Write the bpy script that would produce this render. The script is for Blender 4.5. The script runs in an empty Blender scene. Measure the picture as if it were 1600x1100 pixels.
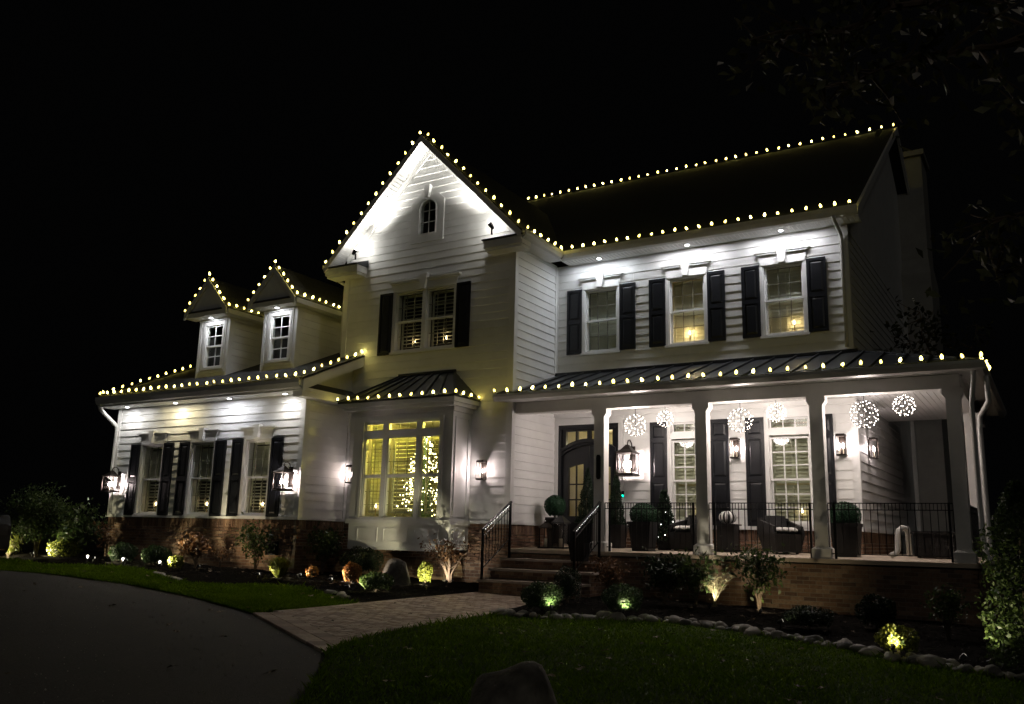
import bpy, math, random
import numpy as np
from mathutils import Vector, Matrix
from mathutils.geometry import delaunay_2d_cdt
R_ = math.radians
SC = bpy.context.scene
COL = SC.collection

# ------------------------------------------------------------------ camera
CAM_Z = 1.1323
F_PX = 1387.19
RX = Vector((0.854034, 0.519648, 0.024331)); RY = Vector((-0.085747, 0.186747, -0.978659)); RZ = Vector((-0.513102, 0.833722, 0.204047))
cd = bpy.data.cameras.new('camera'); cam = bpy.data.objects.new('camera', cd); COL.objects.link(cam)
cd.sensor_width = 36.0; cd.lens = F_PX / 1600.0 * 36.0; cd.clip_end = 500.0; cd.clip_start = 0.05
M = Matrix((( RX.x, -RY.x, -RZ.x, 0.0), (RX.y, -RY.y, -RZ.y, 0.0), (RX.z, -RY.z, -RZ.z, CAM_Z), (0, 0, 0, 1)))
cam.matrix_world = M
SC.camera = cam

# ------------------------------------------------------------------ night sky, exposure
w = bpy.data.worlds.new('World'); SC.world = w; w.use_nodes = True
nt = w.node_tree; nt.nodes.clear()
wo = nt.nodes.new('ShaderNodeOutputWorld'); bg = nt.nodes.new('ShaderNodeBackground')
bg.inputs['Color'].default_value = (0.95, 0.97, 1.0, 1); bg.inputs['Strength'].default_value = 0.0003
nt.links.new(bg.outputs[0], wo.inputs[0])
SC.view_settings.view_transform = 'Standard'; SC.view_settings.look = 'None'
SC.view_settings.exposure = 1.45; SC.view_settings.gamma = 1.0; SC.view_settings.use_curve_mapping = False
SC.render.engine = 'CYCLES'
SC.cycles.use_denoising = True
try: SC.cycles.denoiser = 'OPENIMAGEDENOISE'
except Exception: pass
SC.cycles.max_bounces = 7; SC.cycles.diffuse_bounces = 3; SC.cycles.glossy_bounces = 3; SC.cycles.transparent_max_bounces = 12
SC.cycles.caustics_reflective = False; SC.cycles.caustics_refractive = False
SC.cycles.sample_clamp_indirect = 3.0; SC.cycles.use_light_tree = True

# dim sun lamp from behind the camera, standing in for faint frontal light
sl = bpy.data.lights.new('frontal_light', 'SUN'); sl.energy = .0215; sl.angle = R_(15); sl.color = (1., .96, .88)
so_ = bpy.data.objects.new('frontal_light', sl); COL.objects.link(so_); so_.rotation_euler = Vector((-.50, .80, -.42)).to_track_quat('-Z', 'Y').to_euler()

# light levels (W)
P_SOFFIT = 12.0; P_DORMER = 5.5; P_ORB = 14.5; P_SCONCE = 5.5; P_LANTERN = 8.5; P_FLOOD = 330.0; P_GARDEN = 36.0
BULB = 6.0

# ------------------------------------------------------------------ materials
MATS = {}
def nodes(name):
    m = bpy.data.materials.new(name); m.use_nodes = True; MATS[name] = m
    t = m.node_tree; return m, t, t.nodes['Principled BSDF']
def mat(name, col, rough=.6, metal=0., var=.12, scale=6., bump=0., bscale=40., spec=.5, dirt=0., coord='Object'):
    m, t, b = nodes(name)
    b.inputs['Roughness'].default_value = rough; b.inputs['Metallic'].default_value = metal
    b.inputs['Specular IOR Level'].default_value = spec
    tc = t.nodes.new('ShaderNodeNewGeometry')
    n = t.nodes.new('ShaderNodeTexNoise'); n.inputs['Scale'].default_value = scale; n.inputs['Detail'].default_value = 6
    t.links.new(tc.outputs['Position'], n.inputs['Vector'])
    r = t.nodes.new('ShaderNodeValToRGB')
    c = Vector(col)
    r.color_ramp.elements[0].position = .3; r.color_ramp.elements[1].position = .7
    r.color_ramp.elements[0].color = (*[x*(1-var) for x in c], 1); r.color_ramp.elements[1].color = (*[min(1, x*(1+var)) for x in c], 1)
    t.links.new(n.outputs['Fac'], r.inputs['Fac'])
    src = r.outputs['Color']
    if dirt:
        n2 = t.nodes.new('ShaderNodeTexNoise'); n2.inputs['Scale'].default_value = .9; n2.inputs['Detail'].default_value = 8; n2.inputs['Roughness'].default_value = .7
        t.links.new(tc.outputs['Position'], n2.inputs['Vector'])
        mr = t.nodes.new('ShaderNodeMapRange'); mr.inputs['From Min'].default_value = .45; mr.inputs['From Max'].default_value = .75
        mr.inputs['To Min'].default_value = 0; mr.inputs['To Max'].default_value = dirt
        t.links.new(n2.outputs['Fac'], mr.inputs['Value'])
        mx = t.nodes.new('ShaderNodeMix'); mx.data_type = 'RGBA'
        t.links.new(mr.outputs[0], mx.inputs[0]); t.links.new(src, mx.inputs[6]); mx.inputs[7].default_value = (*[x*.45 for x in c], 1)
        src = mx.outputs[2]
    t.links.new(src, b.inputs['Base Color'])
    if bump:
        n3 = t.nodes.new('ShaderNodeTexNoise'); n3.inputs['Scale'].default_value = bscale; n3.inputs['Detail'].default_value = 5
        t.links.new(tc.outputs['Position'], n3.inputs['Vector'])
        bp = t.nodes.new('ShaderNodeBump'); bp.inputs['Strength'].default_value = bump; bp.inputs['Distance'].default_value = .02
        t.links.new(n3.outputs['Fac'], bp.inputs['Height']); t.links.new(bp.outputs[0], b.inputs['Normal'])
    return m
def emit(name, col, s):
    m = bpy.data.materials.new(name); m.use_nodes = True; t = m.node_tree; t.nodes.clear()
    o = t.nodes.new('ShaderNodeOutputMaterial'); e = t.nodes.new('ShaderNodeEmission')
    e.inputs[0].default_value = (*col, 1); e.inputs[1].default_value = s; t.links.new(e.outputs[0], o.inputs[0]); MATS[name] = m; return m
def leafmat(name, c1, c2, trans=.35, rough=.5, scale=9., spec=.4):
    m = bpy.data.materials.new(name); m.use_nodes = True; t = m.node_tree; t.nodes.clear(); MATS[name] = m
    o = t.nodes.new('ShaderNodeOutputMaterial'); g = t.nodes.new('ShaderNodeNewGeometry')
    n = t.nodes.new('ShaderNodeTexNoise'); n.inputs['Scale'].default_value = scale; n.inputs['Detail'].default_value = 3
    t.links.new(g.outputs['Position'], n.inputs['Vector'])
    ad = t.nodes.new('ShaderNodeMath'); ad.operation = 'ADD'
    t.links.new(n.outputs['Fac'], ad.inputs[0])
    sb = t.nodes.new('ShaderNodeMath'); sb.operation = 'MULTIPLY_ADD'; sb.inputs[1].default_value = .6; sb.inputs[2].default_value = -.3
    t.links.new(g.outputs['Random Per Island'], sb.inputs[0]); t.links.new(sb.outputs[0], ad.inputs[1])
    r = t.nodes.new('ShaderNodeValToRGB'); r.color_ramp.elements[0].position = .25; r.color_ramp.elements[1].position = .8
    r.color_ramp.elements[0].color = (*c1, 1); r.color_ramp.elements[1].color = (*c2, 1); t.links.new(ad.outputs[0], r.inputs['Fac'])
    p = t.nodes.new('ShaderNodeBsdfPrincipled'); p.inputs['Roughness'].default_value = rough; p.inputs['Specular IOR Level'].default_value = spec
    tr = t.nodes.new('ShaderNodeBsdfTranslucent'); mx = t.nodes.new('ShaderNodeMixShader'); mx.inputs[0].default_value = trans
    t.links.new(r.outputs[0], p.inputs['Base Color']); t.links.new(r.outputs[0], tr.inputs['Color'])
    t.links.new(p.outputs[0], mx.inputs[1]); t.links.new(tr.outputs[0], mx.inputs[2]); t.links.new(mx.outputs[0], o.inputs[0]); return m
def glassmat(name, tint=(.95, .97, .96)):
    m = bpy.data.materials.new(name); m.use_nodes = True; t = m.node_tree; t.nodes.clear(); MATS[name] = m
    o = t.nodes.new('ShaderNodeOutputMaterial'); a = t.nodes.new('ShaderNodeBsdfTransparent'); a.inputs[0].default_value = (*tint, 1)
    b = t.nodes.new('ShaderNodeBsdfGlossy'); b.inputs['Roughness'].default_value = .02
    fr = t.nodes.new('ShaderNodeFresnel'); ge = t.nodes.new('ShaderNodeNewGeometry'); io = t.nodes.new('ShaderNodeMapRange')
    io.inputs['To Min'].default_value = 1.5; io.inputs['To Max'].default_value = 1/1.5     # same pane seen from inside the slab
    t.links.new(ge.outputs['Backfacing'], io.inputs['Value']); t.links.new(io.outputs[0], fr.inputs[0])
    mx = t.nodes.new('ShaderNodeMixShader'); t.links.new(fr.outputs[0], mx.inputs[0]); t.links.new(a.outputs[0], mx.inputs[1]); t.links.new(b.outputs[0], mx.inputs[2])
    t.links.new(mx.outputs[0], o.inputs[0]); return m

mat('siding', (.79, .79, .775), .55, var=.05, scale=3, bump=.05, bscale=60, dirt=.10)
mat('trim', (.80, .80, .785), .45, var=.03, scale=4, dirt=.06)
mat('taupe_trim', (.78, .765, .735), .5, var=.04)
mat('soffit', (.80, .80, .78), .55, var=.04, scale=5)
mat('gutter', (.66, .65, .62), .35, var=.05, spec=.6, dirt=.1)
mat('shutter_black', (.008, .009, .012), .38, var=.2, scale=5)
mat('door_black', (.008, .009, .011), .32, var=.2)
mat('iron', (.012, .012, .013), .4, metal=.5, var=.2)
mat('bronze', (.035, .028, .024), .42, metal=.7, var=.2)
mat('metal_roof', (.045, .048, .054), .38, metal=.45, var=.12, scale=2)
mat('shingle', (.03, .03, .033), .85, var=.35, scale=14, bump=.5, bscale=25)
mat('chimney_render', (.34, .33, .30), .8, var=.1, scale=3, bump=.2)
mat('deck', (.58, .48, .37), .7, var=.12, scale=3, bump=.1, dirt=.2)
mat('tread', (.44, .37, .31), .65, var=.12, scale=5, bump=.1, dirt=.2)
mat('mortar', (.28, .24, .19), .9, var=.15, scale=20, bump=.3)
BR = []
for i, c in enumerate([(.215, .125, .076), (.25, .152, .094), (.17, .095, .06), (.30, .20, .13), (.135, .08, .055)]):
    BR.append(mat('brick_%d' % i, c, .85, var=.22, scale=18, bump=.4, bscale=70))
PV = []
for i, c in enumerate([(.50, .39, .30), (.40, .29, .22), (.57, .46, .36), (.32, .24, .19)]):
    PV.append(mat('paver_%d' % i, c, .8, var=.18, scale=22, bump=.3, bscale=60))
mat('joint_sand', (.035, .03, .025), .95, var=.2, scale=40, bump=.3)
mat('asphalt', (.052, .047, .041), .85, var=.55, scale=55., bump=.8, bscale=110, dirt=.45)
mat('soil', (.03, .028, .02), .95, var=.3, scale=5, bump=.5)
mat('lawn_base', (.035, .06, .006), .95, var=.35, scale=3, bump=.6, bscale=60, spec=.05)
mat('mulch', (.009, .0075, .006), 1., var=.6, scale=45, bump=1., bscale=55, spec=.02)
mat('chip', (.016, .012, .010), 1., var=.5, scale=30)
mat('stone', (.34, .31, .27), .75, var=.35, scale=7, bump=.4, bscale=30)
mat('stone_dark', (.20, .19, .175), .8, var=.35, scale=6, bump=.4, bscale=30)
mat('boulder_dark', (.12, .11, .10), .85, var=.5, scale=4, bump=.8, bscale=14)
mat('boulder', (.24, .215, .18), .9, var=.55, scale=7, bump=.8, bscale=34, dirt=.5)
mat('pot', (.009, .009, .010), .5, var=.3, scale=6)
mat('wicker', (.007, .0065, .0065), .6, var=.4, scale=40, bump=.4, bscale=80)
mat('cushion', (.70, .68, .64), .9, var=.04, bump=.2, bscale=30)
mat('bark', (.10, .075, .055), .9, var=.3, scale=14, bump=.5)
mat('bark_pale', (.17, .12, .08), .8, var=.2, scale=14)
mat('louver', (.56, .56, .42), .5, var=.05)
mat('muntin_grey', (.26, .26, .21), .5)
mat('louver_pale', (.78, .77, .64), .5, var=.05)
mat('room_wall', (.62, .55, .36), .85, var=.06)
mat('room_dark', (.10, .095, .085), .9, var=.1)  # unlit rooms: their darkness is put into the lining colour
mat('candle_wax', (.75, .70, .55), .5, var=.03)
mat('brass', (.45, .33, .16), .3, metal=.9, var=.1)
mat('wire', (.012, .02, .012), .5, var=.1)
mat('black_paint', (.012, .012, .012), .4)
mat('white_paint', (.72, .72, .70), .5, var=.05)
mat('pipe_white', (.62, .61, .58), .4, var=.06, dirt=.2)
mat('car_paint', (.004, .004, .005), .3, var=.1, spec=.15)
mat('headlight', (.03, .03, .032), .1, var=.1, spec=.8)
mat('chrome', (.75, .75, .76), .08, metal=1., var=.02)
mat('tyre', (.015, .015, .015), .8)
mat('dry_leaf', (.42, .33, .23), .7, var=.35, scale=20)
mat('dry_leaf_dark', (.07, .05, .03), .8, var=.3, scale=20)
glassmat('glass'); glassmat('lamp_glass', (.98, .96, .94))
emit('bulb_glow', (1., .80, .16), BULB)
emit('bulb_glow_dim', (1., .76, .14), BULB*.5)
emit('bulb_glow_bright', (1., .83, .22), BULB*1.35)
emit('led_glow', (1., .86, .74), 9.)
emit('sconce_glow', (1., .82, .78), 26.)
emit('downlight_glow', (.95, .97, 1.), 14.)
emit('flame_glow', (1., .72, .38), 9.)
emit('tree_led', (1., .86, .38), 9.)
emit('bell_glow', (.0, .85, .45), 1.6)
emit('rail_led', (1., .97, .92), 5.)
emit('flood_glow', (1., .98, .95), 20.)
emit('garden_glow', (1., .93, .75), .35)
emit('path_glow', (1., .92, .80), 1.6)
leafmat('leaf_box', (.016, .036, .014), (.055, .10, .03), .25)
leafmat('leaf_topiary', (.012, .045, .02), (.03, .10, .045), .15, scale=30)
leafmat('leaf_green', (.025, .05, .014), (.09, .13, .035), .35)
leafmat('leaf_lime', (.10, .12, .02), (.24, .25, .05), .4)
leafmat('leaf_orange', (.24, .10, .03), (.42, .22, .07), .4)
leafmat('leaf_rust', (.10, .05, .025), (.24, .13, .06), .35)
leafmat('leaf_dark', (.010, .020, .010), (.035, .055, .022), .2)
leafmat('leaf_tree', (.05, .06, .028), (.11, .11, .05), .4)
leafmat('leaf_spruce', (.012, .030, .016), (.04, .07, .035), .15)
leafmat('grass', (.082, .150, .006), (.18, .28, .014), .3, rough=.9, scale=2.5, spec=.05)
leafmat('straw', (.22, .19, .10), (.38, .34, .20), .4)

# ------------------------------------------------------------------ mesh helpers
W = {}
class MB:
    def __init__(s): s.v = []; s.f = []; s.m = []
    def add(s, vs, fs, mi=0):
        o = len(s.v); s.v += [tuple(p) for p in vs]; s.f += [tuple(i+o for i in f) for f in fs]; s.m += [mi]*len(fs); return s
    def hexa(s, p, mi=0):
        return s.add(p, [(3,2,1,0),(4,5,6,7),(0,1,5,4),(1,2,6,5),(2,3,7,6),(3,0,4,7)], mi)
    def box(s, x0, x1, y0, y1, z0, z1, mi=0):
        return s.hexa([(x0,y0,z0),(x1,y0,z0),(x1,y1,z0),(x0,y1,z0),(x0,y0,z1),(x1,y0,z1),(x1,y1,z1),(x0,y1,z1)], mi)
    def mbox(s, mp, u0, u1, n0, n1, z0, z1, mi=0):
        return s.hexa([mp(u0,n1,z0),mp(u1,n1,z0),mp(u1,n0,z0),mp(u0,n0,z0),mp(u0,n1,z1),mp(u1,n1,z1),mp(u1,n0,z1),mp(u0,n0,z1)], mi)
    def prism(s, mp, pts, n0, n1, mi=0):
        k = len(pts); vs = [mp(u,n1,z) for u,z in pts] + [mp(u,n0,z) for u,z in pts]
        fs = [tuple(range(k)), tuple(range(2*k-1, k-1, -1))] + [(i, k+i, k+(i+1)%k, (i+1)%k) for i in range(k)]
        return s.add(vs, fs, mi)
    def bar(s, a, b, wx, wz, mi=0, up=(0,0,1)):
        a = Vector(a); b = Vector(b); d = (b-a).normalized(); u = Vector(up)
        sd = d.cross(u)
        if sd.length < 1e-4: sd = d.cross(Vector((0,1,0)))
        sd.normalize(); u = sd.cross(d); sd *= wx/2; u *= wz/2
        return s.hexa([a-sd-u, a+sd-u, b+sd-u, b-sd-u, a-sd+u, a+sd+u, b+sd+u, b-sd+u], mi)
    def tube(s, path, r, seg=6, mi=0, cap=True):
        P = [Vector(p) for p in path]; n = len(P); rs = r if isinstance(r, (list, tuple)) else [r]*n
        d0 = (P[1]-P[0]).normalized(); ref = Vector((0,0,1)) if abs(d0.z) < .9 else Vector((1,0,0))
        vs = []
        for i in range(n):
            d = ((P[min(i+1,n-1)]-P[max(i-1,0)])).normalized()
            a = d.cross(ref)
            if a.length < 1e-3: a = d.cross(Vector((0,1,0)))
            a.normalize(); b = d.cross(a); ref = b.cross(d) if False else ref
            for k in range(seg):
                t = 2*math.pi*k/seg; vs.append(P[i] + (a*math.cos(t)+b*math.sin(t))*rs[i])
        fs = [(i*seg+k, i*seg+(k+1)%seg, (i+1)*seg+(k+1)%seg, (i+1)*seg+k) for i in range(n-1) for k in range(seg)]
        if cap: fs += [tuple(range(seg-1,-1,-1)), tuple((n-1)*seg+k for k in range(seg))]
        return s.add(vs, fs, mi)
    def lathe(s, prof, c=(0,0,0), seg=12, mi=0, sq=False):
        vs = []; n = len(prof)
        for r, z in prof:
            for k in range(seg):
                t = 2*math.pi*(k+.5)/seg; rr = r/math.cos(math.pi/seg) if sq else r
                vs.append((c[0]+rr*math.cos(t), c[1]+rr*math.sin(t), c[2]+z))
        fs = [(i*seg+k, i*seg+(k+1)%seg, (i+1)*seg+(k+1)%seg, (i+1)*seg+k) for i in range(n-1) for k in range(seg)]
        fs += [tuple(range(seg-1,-1,-1)), tuple((n-1)*seg+k for k in range(seg))]
        return s.add(vs, fs, mi)
    def ball(s, c, r, seg=8, rings=5, mi=0, sc=(1,1,1)):
        pr = []
        vs = [(c[0], c[1], c[2]-r*sc[2])]
        for i in range(1, rings):
            t = math.pi*i/rings - math.pi/2
            for k in range(seg):
                a = 2*math.pi*k/seg; vs.append((c[0]+r*math.cos(t)*math.cos(a)*sc[0], c[1]+r*math.cos(t)*math.sin(a)*sc[1], c[2]+r*math.sin(t)*sc[2]))
        vs.append((c[0], c[1], c[2]+r*sc[2])); L = len(vs)-1
        fs = [(0, 1+(k+1)%seg, 1+k) for k in range(seg)]
        for i in range(rings-2):
            for k in range(seg):
                a = 1+i*seg; fs.append((a+k, a+(k+1)%seg, a+seg+(k+1)%seg, a+seg+k))
        a = 1+(rings-2)*seg; fs += [(a+k, a+(k+1)%seg, L) for k in range(seg)]
        return s.add(vs, fs, mi)
    def octa(s, c, r, mi=0):
        x, y, z = c
        return s.add([(x+r,y,z),(x-r,y,z),(x,y+r,z),(x,y-r,z),(x,y,z+r),(x,y,z-r)], [(0,2,4),(2,1,4),(1,3,4),(3,0,4),(2,0,5),(1,2,5),(3,1,5),(0,3,5)], mi)
    def data(s, name, mats, smooth=False):
        me = bpy.data.meshes.new(name); me.from_pydata(s.v, [], s.f)
        if not isinstance(mats, (list, tuple)): mats = [mats]
        for m in mats: me.materials.append(MATS[m] if isinstance(m, str) else m)
        if len(mats) > 1: me.polygons.foreach_set('material_index', s.m)
        if smooth: me.polygons.foreach_set('use_smooth', [True]*len(me.polygons))
        me.update(); return me
    def build(s, name, mats, parent=None, smooth=False, local=False, **k):
        return link(name, s.data(name, mats, smooth), parent, local, **k)
def link(name, me, parent=None, local=False, **k):
    o = bpy.data.objects.new(name, me); COL.objects.link(o)
    if parent is not None:
        o.parent = parent
        if not local: o.location = -W.get(parent.name, Vector((0,0,0)))
    W[o.name] = Vector((0,0,0))
    for a, b in k.items(): o[a] = b
    return o
def thing(name, loc, label, cat, group=None):
    o = bpy.data.objects.new(name, None); COL.objects.link(o); o.location = loc; o.empty_display_size = .2
    W[o.name] = Vector(loc); o['label'] = label; o['category'] = cat
    if group: o['group'] = group
    return o
def tag(o, label, cat, group=None):
    o['label'] = label; o['category'] = cat
    if group: o['group'] = group
    return o
def copy_tree(src, parent=None):
    c = src.copy(); COL.objects.link(c); c.parent = parent
    for ch in src.children: copy_tree(ch, c)
    return c
def front(Y0): return lambda u, n, z: (u, Y0-n, z)
def right(X0): return lambda u, n, z: (X0+n, u, z)
def left(X0): return lambda u, n, z: (X0-n, u, z)
def lamp(name, parent, loc, power, col=(1,.9,.8), radius=.03, local=False):
    l = bpy.data.lights.new(name, 'POINT'); l.energy = power; l.color = col; l.shadow_soft_size = radius
    o = bpy.data.objects.new(name, l); COL.objects.link(o); o.parent = parent
    o.location = Vector(loc) - (Vector((0,0,0)) if local or parent is None else W.get(parent.name, Vector((0,0,0)))); return o
def spot(name, parent, loc, target, power, angle=90, blend=.8, col=(1,1,1), radius=.03):
    l = bpy.data.lights.new(name, 'SPOT'); l.energy = power; l.color = col; l.shadow_soft_size = radius; l.spot_size = R_(angle); l.spot_blend = blend
    o = bpy.data.objects.new(name, l); COL.objects.link(o); o.parent = parent
    o.location = Vector(loc) - W.get(parent.name, Vector((0,0,0)))
    o.rotation_euler = (Vector(target)-Vector(loc)).to_track_quat('-Z', 'Y').to_euler(); return o
def g(x, y=0):
    return -.022*(min(max(x, -26.), 4.)+7.)
RNG = np.random.default_rng(7); random.seed(7)
# ================================================================== THE HOUSE
Xg, Xh, Yp, Yg, Yw, Yl, Xwr, Xwl, Xgl = -9.72, -3.19, 15.88, 15.84, 17.75, 14.34, -14.19, -20.80, -14.58
XC = (Xg+Xgl)/2                       # gable centre
ZD, ZS = .90, 1.42                    # deck, siding foot
EXP = .18
house = thing('house', (-10., 18., .2), 'white sided two storey house with brick base, black shutters and lit front porch', 'house')
mF, mB, mW_, mG = front(Yw), front(15.14), front(Yl), front(Yg)

def cut(a, b, holes):
    segs = [(a, b)]
    for h0, h1 in holes:
        n = []
        for s0, s1 in segs:
            if h1 <= s0 or h0 >= s1: n.append((s0, s1))
            else:
                if h0-s0 > .01: n.append((s0, h0))
                if s1-h1 > .01: n.append((h1, s1))
        segs = n
    return segs
def backing(mp, u0, u1, z0, z1, holes, th=.14, mb=None):
    mb = mb or MB()
    zs = sorted({z0, z1, *[min(max(h[2], z0), z1) for h in holes], *[min(max(h[3], z0), z1) for h in holes]})
    for a, b in zip(zs, zs[1:]):
        if b-a < 1e-4: continue
        hs = [(h[0], h[1]) for h in holes if h[2] < b-1e-4 and h[3] > a+1e-4]
        for s0, s1 in cut(u0, u1, hs): mb.mbox(mp, s0, s1, -th, 0., a, b)
    return mb
def siding(parent, mp, u0, u1, z0, z1, holes=(), lim=None, exp=EXP, merge=False):
    """lap boards, one object each; lim(z)->(ulo,uhi) clips to a gable"""
    z = z0; acc = MB()
    while z < z1-.02:
        zt = min(z+exp, z1)
        hs = [(h[0], h[1]) for h in holes if h[2] < zt-.02 and h[3] > z+.02]
        for s0, s1 in cut(u0, u1, hs):
            a0, a1, b0, b1 = s0, s1, s0, s1
            if lim:
                l0, l1 = lim(z); t0, t1 = lim(zt)
                a0, a1, b0, b1 = max(s0, l0), min(s1, l1), max(s0, t0), min(s1, t1)
                if a1-a0 < .05: continue
                if b1 < b0: b0 = b1 = (b0+b1)/2
            cuts = [(a0, a1, b0, b1)]
            if a1-a0 > 3.4 and not merge:                     # boards come in lengths: a butt joint somewhere
                c = a0+(a1-a0)*random.uniform(.25, .75); cuts = [(a0, c-.0015, b0, c-.0015), (c+.0015, a1, c+.0015, b1)]
            for a0, a1, b0, b1 in cuts:
                j = random.uniform(-.002, .002); k = random.uniform(-.0015, .0015); d = random.uniform(-.0015, .0015)
                mb = acc if merge else MB()
                mb.hexa([mp(a0,.024+j,z+d), mp(a1,.024+j+k,z), mp(a1,.001,z), mp(a0,.001,z+d), mp(b0,.007,zt+.004), mp(b1,.007,zt+.004), mp(b1,.001,zt+.004), mp(b0,.001,zt+.004)])
                if not merge: mb.build('siding_board', 'siding', parent)
        z += exp
    if merge: acc.build('siding_boards', 'siding', parent, kind='stuff')

# ---------------- windows
def louvers(mp, u0, u1, z0, z1, n, tilt, pitch=.075):
    mb = MB(); wl = pitch*1.12/2
    for a, b in ((u0, u0+.045), (u1-.045, u1)): mb.mbox(mp, a, b, n-.014, n+.014, z0, z1)
    mb.mbox(mp, u0, u1, n-.013, n+.013, z0, z0+.06); mb.mbox(mp, u0, u1, n-.013, n+.013, z1-.06, z1)
    z = z0+.06+pitch*.5; c, s_ = math.cos(tilt)*wl, math.sin(tilt)*wl
    while z < z1-.07:
        a, b = u0+.045, u1-.045; t = .004
        mb.hexa([mp(a,n+c,z-s_-t), mp(b,n+c,z-s_-t), mp(b,n-c,z+s_-t), mp(a,n-c,z+s_-t), mp(a,n+c,z-s_+t), mp(b,n+c,z-s_+t), mp(b,n-c,z+s_+t), mp(a,n-c,z+s_+t)])
        z += pitch
    um = (u0+u1)/2; mb.mbox(mp, um-.006, um+.006, n+c+.004, n+c+.014, z0+.1, z1-.1)
    return mb
def sash(mp, u0, u1, z0, z1, n, cols, rows, st=.04, mt=.016):
    mb = MB()
    mb.mbox(mp, u0, u0+st, n-.02, n+.02, z0, z1); mb.mbox(mp, u1-st, u1, n-.02, n+.02, z0, z1)
    mb.mbox(mp, u0+st, u1-st, n-.02, n+.02, z0, z0+st); mb.mbox(mp, u0+st, u1-st, n-.02, n+.02, z1-st, z1)
    mu = MB()
    for i in range(1, cols):
        u = u0+st+(u1-u0-2*st)*i/cols; mu.mbox(mp, u-mt/2, u+mt/2, n-.012, n+.012, z0+st, z1-st)
    for j in range(1, rows):
        z = z0+st+(z1-z0-2*st)*j/rows; mu.mbox(mp, u0+st, u1-st, n-.0115, n+.0115, z-mt/2, z+mt/2)
    return mb, mu
def pane(parent, mp, u0, u1, z0, z1, n, m='glass'):
    MB().mbox(mp, u0, u1, n-.003, n+.003, z0, z1).build('pane', m, parent)
def room(parent, mp, u0, u1, z0, z1, depth, m='room_dark', n0=-.14):
    mb = MB(); t = .02
    mb.mbox(mp, u0-.1, u0-.1+t, -depth, n0, z0-.05, z1+.05); mb.mbox(mp, u1+.1-t, u1+.1, -depth, n0, z0-.05, z1+.05)
    mb.mbox(mp, u0-.08, u1+.08, -depth, n0, z0-.05, z0-.03); mb.mbox(mp, u0-.08, u1+.08, -depth, n0, z1+.03, z1+.05)
    mb.mbox(mp, u0-.1, u1+.1, -depth-t, -depth, z0-.05, z1+.05)
    mb.build('room_lining', m, parent)
def jamb(mp, u0, u1, z0, z1, t=.03, d=.2):
    mb = MB()
    mb.mbox(mp, u0, u0+t, -d, .03, z0, z1); mb.mbox(mp, u1-t, u1, -d, .03, z0, z1)
    mb.mbox(mp, u0+t, u1-t, -d, .03, z0, z0+t); mb.mbox(mp, u0+t, u1-t, -d, .03, z1-t, z1); return mb
def header(mb, mp, uc, w, z0, z1, flare=.12, wide=True):
    a, b = uc-w/2, uc+w/2
    mb.prism(mp, [(a,z0),(b,z0),(b+flare*.35,z1-.06),(a-flare*.35,z1-.06)], .02, .05)
    mb.prism(mp, [(a-flare*.35,z1-.06),(b+flare*.35,z1-.06),(b+flare,z1-.02),(a-flare,z1-.02)], .02, .085)
    mb.prism(mp, [(a-flare,z1-.02),(b+flare,z1-.02),(b+flare,z1),(a-flare,z1)], .02, .10)
def keystone(parent, mp, uc, z0, z1, wt=.2, wb=.13):
    MB().prism(mp, [(uc-wb/2,z0),(uc+wb/2,z0),(uc+wt/2,z1),(uc-wt/2,z1)], .02, .125).build('keystone', 'trim', parent)
def dh_window(parent, mp, uc, w, z0, z1, cols=3, rows=2, tilt=.9, lm='room_dark', transom=None, muntin='muntin_grey', head=True, cas=.055, name='window', mt=.009, lv=True, depth=.7, lmat='louver_pale'):
    """double hung window: casing, two sashes, muntins, panes, inner plantation shutters"""
    u0, u1 = uc-w/2, uc+w/2
    ztop = z1 if transom is None else transom[0]
    wn = jamb(mp, u0, u1, z0, z1).build(name, 'trim', parent)
    for a, b in ((u0-cas, u0), (u1, u1+cas)): MB().mbox(mp, a, b, .0, .04, z0, z1).build('casing', 'trim', wn)
    if not head: MB().mbox(mp, u0-cas, u1+cas, .0, .042, z1, z1+.07).build('head_casing', 'trim', wn)
    s = MB(); s.mbox(mp, u0-cas-.02, u1+cas+.02, .0, .065, z0-.055, z0); s.build('sill', 'trim', wn)
    zm = (z0+ztop)/2; i = .03
    f1, m1 = sash(mp, u0+i, u1-i, zm-.02, ztop-i, -.05, cols, rows, mt=mt)
    f2, m2 = sash(mp, u0+i, u1-i, z0+i, zm+.02, -.092, cols, rows, mt=mt)
    f1.build('upper_sash', 'trim', wn); f2.build('lower_sash', 'trim', wn)
    m1.build('muntin', muntin, wn); m2.build('muntin', muntin, wn)
    pane(wn, mp, u0+i+.04, u1-i-.04, zm+.02, ztop-i-.04, -.05); pane(wn, mp, u0+i+.04, u1-i-.04, z0+i+.04, zm-.02, -.092)
    if transom:
        MB().mbox(mp, u0, u1, -.2, .035, ztop, transom[1]).build('transom_bar', 'trim', wn)
        f3, m3 = sash(mp, u0+i, u1-i, transom[1], z1-i, -.05, cols, 1, mt=mt); f3.build('transom_sash', 'trim', wn); m3.build('muntin', muntin, wn)
        pane(wn, mp, u0+i+.04, u1-i-.04, transom[1]+.04, z1-i-.04, -.05)
    if lv:
        tu, tl = tilt if isinstance(tilt, tuple) else (tilt, tilt)
        louvers(mp, u0+.04, u1-.04, zm, z1-.04, -.22, tu).build('inner_shutter', lmat, wn); louvers(mp, u0+.04, u1-.04, z0+.04, zm, -.22, tl).build('inner_shutter', lmat, wn)
    room(wn, mp, u0, u1, z0, z1, depth, lm, -.2)
    return wn
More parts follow.
